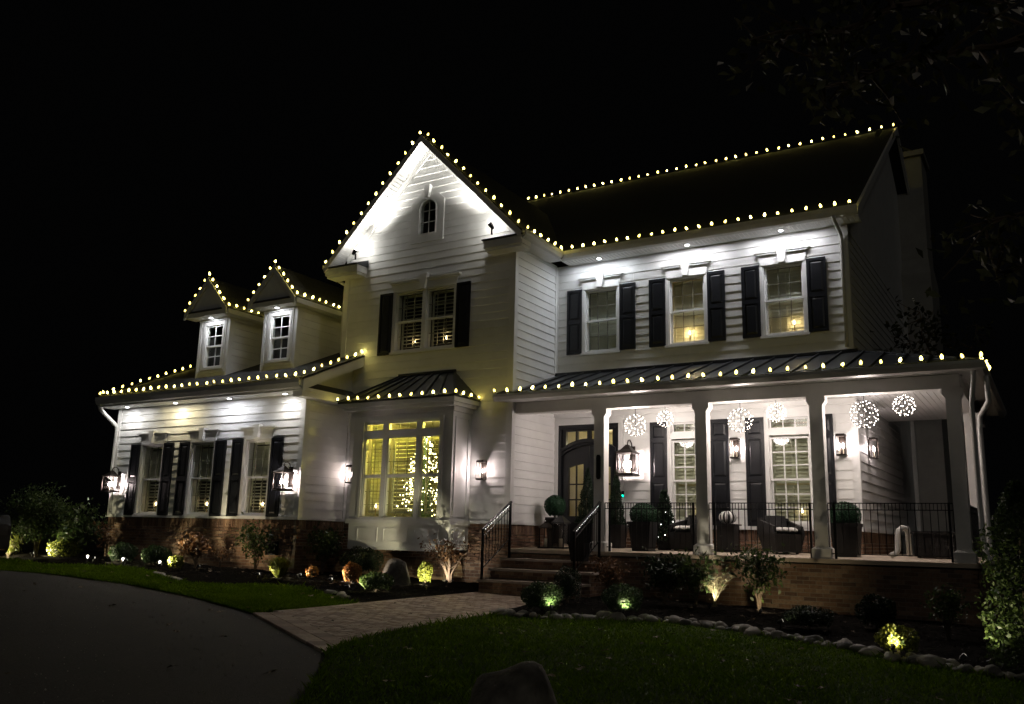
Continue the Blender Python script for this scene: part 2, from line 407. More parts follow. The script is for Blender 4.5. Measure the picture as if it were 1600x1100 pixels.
def shutter(parent, mp, u0, u1, z0, z1, panels=((.04,.47),(.53,.96))):
    s = MB(); st = .055; h = z1-z0
    s.mbox(mp, u0, u1, .026, .045, z0, z1)
    s.mbox(mp, u0, u0+st, .045, .065, z0, z1); s.mbox(mp, u1-st, u1, .045, .065, z0, z1)
    zz = [z0]+[z0+h*x for p in panels for x in p]+[z1]
    for a, b in zip(zz[0::2], zz[1::2]): s.mbox(mp, u0+st, u1-st, .045, .065, a, b)
    o = s.build('shutter', 'shutter_black', parent)
    for a, b in panels:
        p = MB(); a, b = z0+h*a, z0+h*b; e = .012; q = .035
        A = [mp(u0+st+e,.046,a+e), mp(u1-st-e,.046,a+e), mp(u1-st-e,.046,b-e), mp(u0+st+e,.046,b-e)]
        B = [mp(u0+st+e+q,.06,a+e+q), mp(u1-st-e-q,.06,a+e+q), mp(u1-st-e-q,.06,b-e-q), mp(u0+st+e+q,.06,b-e-q)]
        p.add(A+B, [(4,5,6,7),(0,1,5,4),(1,2,6,5),(2,3,7,6),(3,0,4,7)]); p.build('raised_panel', 'shutter_black', o)
    return o
def cornerboards(parent, mps):
    for mp, u0, u1, z0, z1 in mps: MB().mbox(mp, u0, u1, .0, .034, z0, z1).build('corner_board', 'trim', parent)

# ---------------- brick walls
BRICKS = []         # (distance, builder) collected, the 300 nearest become objects
def brickwall(mp, u0, u1, z0, z1, parent, soldier=False, off=0):
    MB().mbox(mp, u0, u1, -.08, .0, z0, z1).build('mortar_bed', 'mortar', parent)
    L, H, J = .203, .0575, .0102
    ztop = z1
    if soldier:
        ztop = z1-.215; u = u0+J/2
        while u < u1-.02:
            BRICKS.append((mp, u, min(u+H, u1), ztop+.005, z1-.006, parent)); u += H+J
    row = 0; z = ztop-H-J/2
    while z > z0-.03:
        u = u0 - (0 if (row+off) % 2 else (L+J)/2)
        while u < u1-.02:
            a, b = max(u+J/2, u0+.002), min(u+L+J/2, u1-.002)
            if b-a > .03: BRICKS.append((mp, a, b, max(z, z0), z+H, parent))
            u += L+J
        z -= H+J; row += 1
def flush_bricks():
    cp = Vector((0, 0, CAM_Z))
    def d(b): return (Vector(b[0]((b[1]+b[2])/2, 0, (b[3]+b[4])/2))-cp).length
    vis = sorted(BRICKS, key=d); groups = {}
    for i, (mp, a, b, z0, z1, par) in enumerate(vis):
        k = random.randrange(5); pr = .004+random.uniform(0, .005)
        if i < 290:
            MB().mbox(mp, a, b, -.01, pr, z0, z1).build('brick', BR[k], par)
        else:
            groups.setdefault(par.name, (par, MB()))[1].mbox(mp, a, b, -.01, pr, z0, z1, k)
    for par, mb in groups.values(): mb.build('bricks', BR, par, kind='stuff')

# ---------------- main block, front wall (upper and porch)
WC = (-8.56, -6.52, -4.45); WW = .84
upH = [(x-WW/2, x+WW/2, 5.27, 6.76) for x in WC]
loH = [(x-WW/2, x+WW/2, 1.46, 3.62) for x in (-6.52, -4.465)] + [(-9.61, -8.12, .9, 3.64)]
wall = backing(mF, Xg-.2, Xh, .6, 7.42, upH+loH).build('front_wall', 'siding', house)
siding(wall, mF, Xg+.03, Xh-.1, 4.86, 7.40, [(a-.06, b+.06, c-.06, d) for a, b, c, d in upH])
siding(wall, mF, -8.0, Xh-.1, ZS+.03, 3.84, [(a-.06, b+.06, c-.06, d+.06) for a, b, c, d in loH])
MB().mbox(mF, Xg, -8.0, .0, .02, 3.72, 3.9).build('door_head_board', 'trim', wall)
cornerboards(wall, [(mF, Xg+.0, Xg+.055, 4.8, 7.4), (mF, Xh-.11, Xh+.034, ZS, 7.42)])
for i, x in enumerate(WC):
    wn = dh_window(house, mF, x, WW, 5.27, 6.76, cols=3, rows=2, tilt=1.15, lm='room_wall' if i == 1 else 'room_dark')
    h = MB(); header(h, mF, x, WW+.06, 6.76, 7.04); h.build('window_head', 'trim', wn); keystone(wn, mF, x, 6.77, 7.10)
    for sgn in (-1, 1):
        a = x+sgn*(WW/2+.055); shutter(house, mF, min(a, a+sgn*.38), max(a, a+sgn*.38), 5.26, 6.78)
for x in (-6.52, -4.465):
    wn = dh_window(house, mF, x, WW, 1.50, 3.62, cols=3, rows=3, tilt=.92, lm='room_wall', transom=(3.24, 3.36), head=False, mt=.022, muntin='trim', lmat='louver')
    for sgn in (-1, 1):
        a = x+sgn*(WW/2+.055); shutter(house, mF, min(a, a+sgn*.38), max(a, a+sgn*.38), 1.46, 3.61, ((.035,.40),(.45,.80),(.84,.965)))
bw = MB().mbox(mF, -8.0, Xh, -.06, -.05, .9, ZS).build('low_brick_wall', 'mortar', house)
brickwall(mF, -8.05, Xh-.0, ZD, ZS-.03, bw, soldier=True)
MB().mbox(mF, -8.05, Xh+.03, .0, .06, ZS-.03, ZS+.03).build('water_table', 'trim', bw)

# right side wall (into the dark)
mR = right(Xh)
swall = backing(mR, Yw+.0, 30.6, .0, 7.42, [], .14).build('side_wall', 'siding', house)
MB().prism(mR, [(17.3,7.42),(30.7,7.42),(24.0,12.0)], -.14, .0).build('gable_end', 'siding', swall)
siding(swall, mR, Yw+.11, 23.2, ZS+.03, 4.6)
siding(swall, mR, Yw+.11, 30.5, 4.6, 7.4, merge=True)
cornerboards(swall, [(mR, Yw, Yw+.11, ZS, 7.42)])
sb = MB().mbox(mR, Yw, 24, -.05, -.04, .9, ZS).build('side_brick_wall', 'mortar', house)
brickwall(mR, Yw, 22.5, .88, ZS-.03, sb, soldier=True)
MB().mbox(mR, Yw-.05, 24., .0, .06, ZS-.03, ZS+.03).build('water_table', 'trim', sb)
# chimney
ch = MB().box(Xh+.002, -2.46, 25.4, 27.2, -.2, 8.4).hexa([(Xh+.002,25.4,8.4),(-2.46,25.4,8.4),(-2.46,27.2,8.4),(Xh+.002,27.2,8.4),(Xh+.002,25.7,8.9),(-2.52,25.7,8.9),(-2.52,26.9,8.9),(Xh+.002,26.9,8.9)])
ch.box(Xh+.002, -2.52, 25.7, 26.9, 8.9, 11.9).box(Xh-.05, -2.44, 25.6, 27., 11.9, 12.05)
ch.build('chimney', 'chimney_render', house)
MB().box(Xh-.02, Xh+.09, 25.2, 25.3, 1.2, 7.2).build('side_downspout', 'pipe_white', house)

# main roof
RS = .68
def roofslab(y0, z0, y1, z1, x0, x1, t=.12): 
    return [(x0,y0,z0-t),(x1,y0,z0-t),(x1,y1,z1-t),(x0,y1,z1-t),(x0,y0,z0),(x1,y0,z0),(x1,y1,z1),(x0,y1,z1)]
rf = MB().hexa(roofslab(17.28, 7.56, 24., 12.1, -14.7, -2.88)).hexa(roofslab(24.0, 12.1, 30.9, 7.5, -14.7, -2.88)).build('main_roof', 'shingle', house)
MB().box(-9.38, -2.88, 17.30, Yw+.0, 7.40, 7.425).build('soffit', 'soffit', rf)
sv = MB()
x = -9.3
while x < -2.95: sv.box(x, x+.012, 17.34, Yw-.03, 7.393, 7.401); x += .09
sv.build('soffit_grooves', 'taupe_trim', rf, kind='stuff')
gt = MB().prism(right(0), [(17.16,7.58),(17.16,7.50),(17.22,7.42),(17.30,7.40),(17.30,7.58),(17.285,7.58),(17.285,7.44),(17.23,7.46),(17.18,7.52),(17.18,7.58)], -9.38+.0, -2.86)
gt.build('gutter', 'gutter', rf)
MB().prism(right(0), [(17.28,7.42),(17.75,7.42),(17.75,7.86),(17.28,7.55)], -3.05, -2.9).build('eave_return', 'trim', rf)
rk = MB().hexa([(-2.92,17.28,7.36),(-2.86,17.28,7.36),(-2.86,24.,11.93),(-2.92,24.,11.93),(-2.92,17.28,7.56),(-2.86,17.28,7.56),(-2.86,24.,12.11),(-2.92,24.,12.11)])
rk.hexa([(-2.92,24.,11.93),(-2.86,24.,11.93),(-2.86,30.9,7.3),(-2.92,30.9,7.3),(-2.92,24.,12.11),(-2.86,24.,12.11),(-2.86,30.9,7.5),(-2.92,30.9,7.5)])
rk.build('rake_board', 'trim', rf)
def spout(name, path, mat_='gutter', w_=.07):
    mb = MB(); mb.tube(path, w_*.55, 8); return mb.build(name, mat_, house, smooth=True)
spout('downspout', [(-3.3,17.2,7.42),(-3.3,17.25,7.34),(-3.27,17.66,7.16),(-3.27,17.68,7.05),(-3.27,17.68,4.9)])

# ---------------- cross gable
lim = lambda z: (Xgl+max(0, z-7.79)/1.01, Xg-max(0, z-7.79)/1.01)
twH = [(-13.0, -11.28, 5.27, 6.72)]
atH = [(-12.40, -11.90, 8.05, 8.9)]
wb = (-13.43, -10.72)                                    # bay
gH = twH+atH+[(wb[0]+.1, wb[1]-.1, 1.0, 3.7)]
gw = backing(mG, Xgl, Xg, .6, 7.45, gH)
zs = 7.45
cols_ = [(7.45, 7.79, []), (7.79, 8.05, []), (8.05, 8.9, [atH[0][:2]]), (8.9, 10.22, [])]
for a, b, hs in cols_:
    l0, l1 = lim(a); t0, t1 = lim(b)
    if hs:
        h0, h1 = hs[0]; gw.prism(mG, [(l0,a),(h0,a),(h0,b),(t0,b)], -.14, 0); gw.prism(mG, [(h1,a),(l1,a),(t1,b),(h1,b)], -.14, 0)
    else: gw.prism(mG, [(l0,a),(l1,a),(t1,b),(t0,b)], -.14, 0)
gwall = gw.build('gable_wall', 'siding', house)
bayhole = (wb[0], wb[1], 0., 4.68)
siding(gwall, mG, Xgl+.11, Xg-.1, ZS+.03, 10.1, [(a-.06, b+.06, c-.06, d+.0) for a, b, c, d in twH]+[(-12.42, -11.88, 8.0, 8.95)]+[(wb[0]-.02, wb[1]+.02, 0, 4.1), (wb[0]+.35, wb[1]-.35, 4.1, 4.6)],
       lambda z: (max(Xgl+.11, lim(z)[0]+.1), min(Xg-.1, lim(z)[1]-.1)))
mRG, mLG = right(Xg), left(Xgl)
gs = backing(mRG, Yg, Yw, .6, 7.45, []).build('gable_side_wall', 'siding', house)
backing(mLG, Yg, 24., .6, 7.45, []).build('gable_left_wall', 'siding', house)
siding(gs, mRG, Yg+.1, Yw, 4.10, 7.40); siding(gs, mRG, Yg+.1, Yw-.03, ZS+.03, 3.84)
cornerboards(gwall, [(mG, Xg-.11, Xg+.034, ZS, 7.42), (mRG, Yg, Yg+.1, ZS, 7.42), (mG, Xgl-.034, Xgl+.11, 4.0, 7.42), (mRG, Yw-.1, Yw, 4.86, 7.4)])
# brick foot of the gable block
gb = MB().mbox(mG, Xgl, Xg, -.1, -.09, -.3, ZS).build('gable_brick_foot', 'mortar', house)
brickwall(mG, wb[1]-.35, Xg-.0, -.1, ZS-.03, gb, off=1); brickwall(mG, Xwr, wb[0]+.2, -.1, ZS-.03, gb)
brickwall(mG, wb[0]+.2, wb[1]-.35, -.1, .8, gb)
brickwall(mRG, Yg, Yw-.0, ZD, ZS-.03, gb, soldier=True)
for mp, a, b, d in ((mG, wb[1], Xg+.05, .06), (mG, Xwr, wb[0], .06), (mRG, Yg+.001, Yw, .05)): MB().mbox(mp, a, b, .0, d, ZS-.03, ZS+.03).build('water_table', 'trim', gb)
# gable roof
YF = 15.44
ex0, ex1, ze, za = Xgl-.38, Xg+.38, 7.50, 10.34
def slope_pair(y0, y1, t, zo=0, e=0.):
    mb = MB()
    for sx, xe in ((-1, ex0-e), (1, ex1+e)):
        mb.hexa([(xe,y0,ze+zo-t),(XC,y0,za+zo-t),(XC,y1,za+zo-t),(xe,y1,ze+zo-t),(xe,y0,ze+zo),(XC,y0,za+zo),(XC,y1,za+zo),(xe,y1,ze+zo)])
    return mb
gr = slope_pair(YF, 22.5, .05, .09).build('gable_roof', 'shingle', house)
slope_pair(YF+.03, Yg, .03, -.06).build('rake_soffit', 'soffit', gr)
sg = MB()
for sx, xe in ((-1, ex0), (1, ex1)):
    k = 0
    while k < 40:
        t = k/40; x = xe+(XC-xe)*t; z = ze+(za-ze)*t-.092; d = (XC-xe)*.003
        sg.hexa([(x,YF+.05,z-.004),(x+d,YF+.05,z-.004+abs(d)),(x+d,Yg-.02,z-.004+abs(d)),(x,Yg-.02,z-.004),(x,YF+.05,z+.004),(x+d,YF+.05,z+.004+abs(d)),(x+d,Yg-.02,z+.004+abs(d)),(x,Yg-.02,z+.004)]); k += 1
sg.build('soffit_grooves', 'taupe_trim', gr, kind='stuff')
rb = MB()
for xe in (ex0, ex1):
    rb.hexa([(xe,YF-.03,ze-.13),(XC,YF-.03,za-.13),(XC,YF+.03,za-.13),(xe,YF+.03,ze-.13),(xe,YF-.03,ze+.05),(XC,YF-.03,za+.05),(XC,YF+.03,za+.05),(xe,YF+.03,ze+.05)])
rb.build('rake_board', 'taupe_trim', gr)
fb = MB()
for s0, xe in ((1, Xgl), (-1, Xg)):
    fb.hexa([(xe,Yg-.045,7.60),(XC,Yg-.045,10.055),(XC,Yg-.01,10.055),(xe,Yg-.01,7.60),(xe,Yg-.045,7.79),(XC,Yg-.045,10.245),(XC,Yg-.01,10.245),(xe,Yg-.01,7.79)])
fb.build('rake_frieze', 'trim', gr)
for a, b in ((ex0, ex0+1.02), (ex1-.98, ex1)):
    ret = MB(); rtop = MB(); ret.box(a, b, YF+.02, Yg, 7.30, 7.47); ret.box(a+.03, b-.03, YF+.06, Yg, 7.24, 7.30)
    rtop.hexa([(a-.03,YF-.02,7.472),(b+.03,YF-.02,7.472),(b+.03,Yg,7.472),(a-.03,Yg,7.472),(a-.03,YF-.02,7.50),(b+.03,YF-.02,7.50),(b+.03,Yg,7.66),(a-.03,Yg,7.66)])
    ret.build('cornice_return', 'trim', gr); rtop.build('return_roof', 'metal_roof', gr)
MB().box(Xg, ex1, Yg-.0, 17.3, 7.40, 7.425).build('side_soffit', 'soffit', gr); MB().box(ex0, Xgl, Yg, 20., 7.40, 7.425).build('side_soffit', 'soffit', gr)
sgut = MB().prism(front(0), [(ex1+.10,7.58),(ex1+.10,7.50),(ex1+.06,7.43),(ex1,7.40),(ex1,7.58),(ex1+.02,7.58),(ex1+.02,7.44),(ex1+.05,7.47),(ex1+.08,7.52),(ex1+.08,7.58)], -17.16, -15.46)
sgut.build('gutter', 'gutter', gr); sgut = MB()
sgut.prism(front(0), [(ex0-.10,7.58),(ex0-.10,7.50),(ex0-.06,7.43),(ex0,7.40),(ex0,7.58),(ex0-.02,7.58),(ex0-.02,7.44),(ex0-.05,7.47),(ex0-.08,7.52),(ex0-.08,7.58)], -19., -15.46)
sgut.build('gutter', 'gutter', gr)
spout('downspout', [(ex0-.05,15.9,7.42),(ex0-.05,15.9,7.34),(Xgl-.06,15.86,7.12),(Xgl-.06,15.86,6.9),(Xgl-.06,15.86,5.4)])
# twin window
tw = jamb(mG, -13.0, -11.28, 5.27, 6.72).build('twin_window', 'trim', house)
c_ = MB()
for u in (-13.055, -11.28): c_.mbox(mG, u, u+.055, 0, .04, 5.27, 6.72)
c_.mbox(mG, -12.19, -12.09, -.2, .038, 5.27, 6.72); c_.mbox(mG, -13.08, -11.2, 0, .065, 5.215, 5.27); c_.build('casing', 'trim', tw)
for a, b in ((-12.97, -12.19), (-12.09, -11.31)):
    f1, m1 = sash(mG, a, b, 5.98, 6.69, -.05, 3, 2, mt=.012); f2, m2 = sash(mG, a, b, 5.30, 6.02, -.092, 3, 2, mt=.012)
    f1.build('upper_sash', 'trim', tw); f2.build('lower_sash', 'trim', tw); m1.build('muntin', 'muntin_grey', tw); m2.build('muntin', 'muntin_grey', tw)
    pane(tw, mG, a+.04, b-.04, 6.02, 6.65, -.05); pane(tw, mG, a+.04, b-.04, 5.34, 5.98, -.092)
    louvers(mG, a+.02, b-.02, 5.32, 6.68, -.23, .12, .085).build('inner_shutter', 'louver_pale', tw)
room(tw, mG, -13.0, -11.28, 5.27, 6.72, 1.2, 'room_dark', -.2)
h = MB(); header(h, mG, XC, 1.84, 6.72, 6.96, .1); h.build('window_head', 'trim', tw); keystone(tw, mG, XC, 6.70, 7.06, .24, .12)
shutter(house, mG, -13.44, -13.06, 5.23, 6.72, ((.03,.97),)); shutter(house, mG, -11.22, -10.85, 5.23, 6.72, ((.03,.97),))
# attic window with arched surround
aw = thing_ = None
def arch(uc, w, z0, zs, rise, k=10):
    p = [(uc-w/2, z0), (uc+w/2, z0)]
    for i in range(k+1):
        t = math.pi*i/k; p.append((uc+w/2*math.cos(t), zs+rise*math.sin(t)))
    return p
AU = -12.15
def ring(mb, mp, inner, outer, n0, n1):
    k = len(inner)
    for i in range(k):
        j = (i+1) % k
        mb.hexa([mp(*inner[i][:1], n1, inner[i][1]), mp(inner[j][0], n1, inner[j][1]), mp(inner[j][0], n0, inner[j][1]), mp(inner[i][0], n0, inner[i][1]),
                 mp(outer[i][0], n1, outer[i][1]), mp(outer[j][0], n1, outer[j][1]), mp(outer[j][0], n0, outer[j][1]), mp(outer[i][0], n0, outer[i][1])])
    return mb
inn = arch(AU, .48, 8.06, 8.68, .21); mid = arch(AU, .54, 8.03, 8.68, .24)
out = [(AU-.47, 7.85), (AU+.47, 7.85)] + [(AU+.47, 8.70)] + [(AU+.47+(-.05)*i, 8.86+.0*i) for i in (0,)] + [(AU+.30, 9.02), (AU+.2, 9.06), (AU+.1, 9.08), (AU, 9.08), (AU-.1, 9.08), (AU-.2, 9.06), (AU-.30, 9.02), (AU-.47, 8.86), (AU-.47, 8.70)]
aw = ring(MB(), mG, mid, out, .0, .045).build('attic_window', 'trim', house)
ring(MB(), mG, inn, mid, -.08, .06).build('frame', 'white_paint', aw)
mu = MB().mbox(mG, AU-.010, AU+.010, -.03, -.012, 8.06, 8.89)
for z in (8.36, 8.64): mu.mbox(mG, AU-.24, AU+.24, -.031, -.011, z-.01, z+.01)
mu.build('muntin', 'white_paint', aw)
MB().prism(mG, arch(AU, .50, 8.05, 8.68, .22), -.045, -.04).build('pane', 'glass', aw)
room(aw, mG, AU-.25, AU+.25, 8.0, 8.95, .8, 'room_dark', -.14)
keystone(aw, mG, AU, 8.93, 9.24, .17, .10)

# ---------------- bay window
bx0, bx1, by = wb[0], wb[1], 15.14
bwH = [(-13.10, -12.58, 1.47, 3.22), (-12.47, -11.66, 1.47, 3.22), (-11.56, -11.05, 1.47, 3.22), (-13.10, -12.58, 3.34, 3.54), (-12.47, -11.66, 3.34, 3.54), (-11.56, -11.05, 3.34, 3.54)]
bay = backing(mB, bx0, bx1, .80, 3.82, bwH, .1).build('bay', 'trim', house)
MB().box(bx0, bx0+.1, by+.1, Yg, .80, 3.82).box(bx1-.1, bx1, by+.1, Yg, .80, 3.82).box(bx0, bx1, by+.1, Yg, .80, .84).build('bay_side', 'trim', bay)
tr = MB()
tr.mbox(mB, bx0-.06, bx1+.06, .0, .06, 1.34, 1.44); tr.box(bx1, bx1+.06, by, Yg-.03, 1.34, 1.44); tr.box(bx0-.06, bx0, by, Yg-.03, 1.34, 1.44)
tr.mbox(mB, -13.2, -10.95, .0, .035, 1.445, 1.475); tr.mbox(mB, -13.2, -13.13, .0, .03, 1.475, 3.62); tr.mbox(mB, -11.02, -10.95, .0, .03, 1.475, 3.62); tr.mbox(mB, -13.13, -11.02, .0, .03, 3.56, 3.62)
tr.mbox(mB, bx0-.03, bx1+.03, .0, .05, 3.70, 3.82); tr.box(bx1, bx1+.05, by-.05, Yg-.03, 3.70, 3.82)
tr.build('band_moulding', 'trim', bay)
pn = MB()
def panelframe(mb, mp, u0, u1, z0, z1, t=.03):
    mb.mbox(mp, u0, u1, .0, .022, z0, z0+t); mb.mbox(mp, u0, u1, .0, .022, z1-t, z1); mb.mbox(mp, u0, u0+t, .0, .022, z0+t, z1-t); mb.mbox(mp, u1-t, u1, .0, .022, z0+t, z1-t)
for u in (-13.18, -12.46, -11.74, -11.34): pass
mRB = right(bx1)
for a, b in ((-13.18, -12.60), (-12.45, -11.78), (-11.63, -10.98)):
    q = MB(); panelframe(q, mB, a, b, .96, 1.26); q.build('panel_moulding', 'trim', bay)
q = MB(); panelframe(q, mRB, by+.1, Yg-.14, .95, 1.27); q.build('panel_moulding', 'trim', bay)
q = MB(); panelframe(q, mRB, by+.08, Yg-.12, 1.5, 3.60, .03); q.build('panel_moulding', 'trim', bay)
for i, (a, b, z0, z1) in enumerate(bwH):
    wn = MB(); big = i < 3
    t = .03
    wn.mbox(mB, a, a+t, -.1, -.02, z0, z1); wn.mbox(mB, b-t, b, -.1, -.02, z0, z1); wn.mbox(mB, a+t, b-t, -.1, -.02, z0, z0+t); wn.mbox(mB, a+t, b-t, -.1, -.02, z1-t, z1)
    if big: wn.mbox(mB, a+t, b-t, -.1, -.015, 2.33, 2.40)
    wo_ = wn.build('bay_window', 'trim', house)
    pane(wo_, mB, a+t, b-t, z0+t, z1-t, -.06)
    mu = MB(); cc = 3 if i % 3 == 1 else 2
    for k in range(1, cc):
        u = a+t+(b-a-2*t)*k/cc; mu.mbox(mB, u-.006, u+.006, -.075, -.066, z0+t, z1-t)
    if big:
        for z in (1.75, 2.04, 2.68, 2.95): mu.mbox(mB, a+t, b-t, -.076, -.065, z-.006, z+.006)
    mu.build('muntin', 'muntin_grey', wo_)
    if big: louvers(mB, a+.01, b-.01, z0+.1, z1-.02, -.24, .22 if i == 1 else (.08 if i else .95), .085).build('inner_shutter', 'louver', wo_)
    elif i == 3: louvers(mB, a+.01, b-.01, z0+.0, z1-.02, -.24, .95, .07).build('inner_shutter', 'louver', wo_)
ri = MB(); y1 = 18.0
ri.box(bx0+.1, bx0+.12, by+.1, y1, 1.38, 3.7).box(bx1-.12, bx1-.1, by+.1, y1, 1.38, 3.7).box(bx0+.12, bx1-.12, by+.1, y1, 1.38, 1.40).box(bx0+.12, bx1-.12, by+.1, y1, 3.68, 3.70).box(bx0+.1, bx1-.1, y1, y1+.02, 1.38, 3.7)
ri.build('room_lining', 'room_dark', bay)  # shade of the room beyond the slats put into a dark lining colour
for lx in (-12.85, -12.1, -11.3): lamp('bay_room_light', bay, (lx, 15.85, 3.55), 30., (1., .80, .11), .06)
# bay metal roof
E0, E1, EY, EZ, TZ = bx0-.28, bx1+.22, 14.84, 4.00, 4.70
T0, T1 = -12.72, -11.22
br = MB().add([(E0,EY,EZ),(E1,EY,EZ),(E1,Yg,EZ),(E0,Yg,EZ),(T0,Yg,TZ),(T1,Yg,TZ),(E0,EY,EZ-.03),(E1,EY,EZ-.03),(E1,Yg,EZ-.03),(E0,Yg,EZ-.03)], [(0,1,5,4),(1,2,5),(3,0,4),(6,7,1,0),(7,8,2,1),(9,6,0,3),(6,9,8,7)]).build('bay_roof', 'metal_roof', house)
for k in range(1, 8):
    t = k/8; a = Vector((E0+(E1-E0)*t, EY, EZ)); b = Vector((T0+(T1-T0)*(t), Yg, TZ))
    xe = E0+(E1-E0)*t; xt = T0+(T1-T0)*t
    MB().bar(a+Vector((0,0,.015)), b+Vector((0,0,.015)), .022, .035).build('seam', 'metal_roof', br)
for a, b in (((E0,EY,EZ),(T0,Yg,TZ)), ((E1,EY,EZ),(T1,Yg,TZ))): MB().bar(Vector(a)+Vector((0,0,.012)), Vector(b)+Vector((0,0,.012)), .06, .03).build('hip_cap', 'metal_roof', br)
MB().bar((T0-.05,Yg-.03,TZ+.01),(T1+.05,Yg-.03,TZ+.01),.07,.05).build('flashing', 'metal_roof', br)
be = MB().box(E0+.02, E1-.02, EY+.03, Yg, 3.87, 3.968); be.box(E0+.10, E1-.08, EY+.10, Yg, 3.80, 3.87); be.build('eave_moulding', 'trim', br)

# ---------------- left wing
WX = (-19.30, -17.43, -15.57)
wH = [(x-.41, x+.41, 1.46, 3.19) for x in WX]
ww = backing(mW_, Xwl, Xwr, .8, 4.25, wH).build('wing_wall', 'siding', house)
siding(ww, mW_, Xwl+.11, Xwr-.11, ZS+.03, 4.16, [(a-.06, b+.06, c-.06, d) for a, b, c, d in wH])
mRW = right(Xwr)
ws = backing(mRW, Yl, Yg, .8, 4.3, [])
ws.prism(mRW, [(Yl,4.3),(Yg,4.3),(Yg,5.16),(Yl,4.5)], -.14, 0)
ws = ws.build('wing_side_wall', 'siding', house)
siding(ws, mRW, Yl+.11, Yg-.0, ZS+.03, 4.02)
backing(left(Xwl), Yl, 20., .2, 4.3, []).build('wing_left_wall', 'siding', house)
cornerboards(ww, [(mW_, Xwl-.03, Xwl+.11, ZS, 4.2), (mW_, Xwr-.11, Xwr+.034, ZS, 4.16), (mRW, Yl, Yl+.11, ZS, 4.04), (mRW, Yg-.1, Yg-.0, ZS, 4.04)])
for x in WX:
    wn = dh_window(house, mW_, x, .82, 1.46, 3.19, cols=3, rows=2, tilt=(1.12, .25), lm='room_dark', muntin='muntin_grey')
    h = MB(); header(h, mW_, x, .88, 3.19, 3.47, .13); h.build('window_head', 'trim', wn); keystone(wn, mW_, x, 3.22, 3.52, .2, .11)
    for sgn in (-1, 1):
        a = x+sgn*(.41+.05); shutter(house, mW_, min(a, a+sgn*.36), max(a, a+sgn*.36), 1.44, 3.20, ((.035,.47),(.53,.965)))
wbk = MB().mbox(mW_, Xwl, Xwr, -.12, -.11, -.2, ZS).build('wing_brick_foot', 'mortar', house)
brickwall(mW_, Xwl, Xwr, .05, ZS-.03, wbk, soldier=True); brickwall(mRW, Yl-.008, Yg, .0, ZS-.03, wbk, soldier=True)
MB().mbox(mW_, Xwl-.05, Xwr+.06, .0, .06, ZS-.03, ZS+.03).mbox(mRW, Yl, Yg, .0, .06, ZS-.03, ZS+.03).build('water_table', 'trim', wbk)
# wing roof
WE, WZ, WS = 13.86, 4.44, .436
wx0, wx1 = Xwl-.28, Xwr+.34
wr = MB().hexa(roofslab(WE, WZ, Yg-.002, WZ+WS*(Yg-.002-WE), wx0, wx1, .06)).hexa(roofslab(Yg, WZ+WS*(Yg-WE), 17.7, WZ+WS*(17.7-WE), wx0, Xgl-.02, .06)).hexa(roofslab(17.7, WZ+WS*(17.7-WE), 21.5, 4.44, wx0, Xgl-.02, .06)).build('wing_roof', 'shingle', house)
MB().box(wx0, wx1-.03, WE+.02, Yl, 4.16, 4.185).build('soffit', 'soffit', wr)
fz = WZ-.07
MB().hexa([(wx1-.05,WE+.02,4.16),(wx1,WE+.02,4.16),(wx1,Yg-.03,4.16+WS*1.95),(wx1-.05,Yg-.03,4.16+WS*1.95),(wx1-.05,WE+.02,fz+.04),(wx1,WE+.02,fz+.04),(wx1,Yg-.03,fz+.04+WS*1.93),(wx1-.05,Yg-.03,fz+.04+WS*1.93)]).build('rake_board', 'trim', wr)
MB().hexa([(wx0-.02,WE+.02,4.16),(wx0+.03,WE+.02,4.16),(wx0+.03,17.7,4.16+WS*3.84),(wx0-.02,17.7,4.16+WS*3.84),(wx0-.02,WE+.02,fz+.04),(wx0+.03,WE+.02,fz+.04),(wx0+.03,17.7,fz+.04+WS*3.84),(wx0-.02,17.7,fz+.04+WS*3.84)]).build('rake_board', 'trim', wr)
MB().box(Xwr+.002, wx1-.06, WE+.06, Yg-.03, 4.04, 4.24).build('gable_cornice', 'trim', wr)
MB().hexa([(Xwr+.036,WE+.5,4.242),(wx1-.052,WE+.08,4.242),(wx1-.052,Yg-.04,4.242),(Xwr+.036,Yg-.04,4.242),(Xwr+.036,WE+.55,4.42),(wx1-.055,WE+.085,4.25),(wx1-.055,Yg-.045,4.25),(Xwr+.036,Yg-.04,4.42)]).build('return_roof', 'metal_roof', wr)
MB().prism(right(0), [(WE-.10,4.40),(WE-.10,4.32),(WE-.05,4.22),(WE+.02,4.19),(WE+.02,4.40),(WE,4.40),(WE,4.24),(WE-.04,4.25),(WE-.08,4.34),(WE-.08,4.40)], wx0, wx1-.04).build('gutter', 'gutter', wr)
spout('downspout', [(-21.0,13.86,4.2),(-21.0,13.9,4.10),(-20.97,14.02,3.98),(-20.78,14.24,3.72),(-20.76,14.27,3.6),(-20.76,14.27,2.45),(-20.74,14.2,2.35)], 'pipe_white', .1)

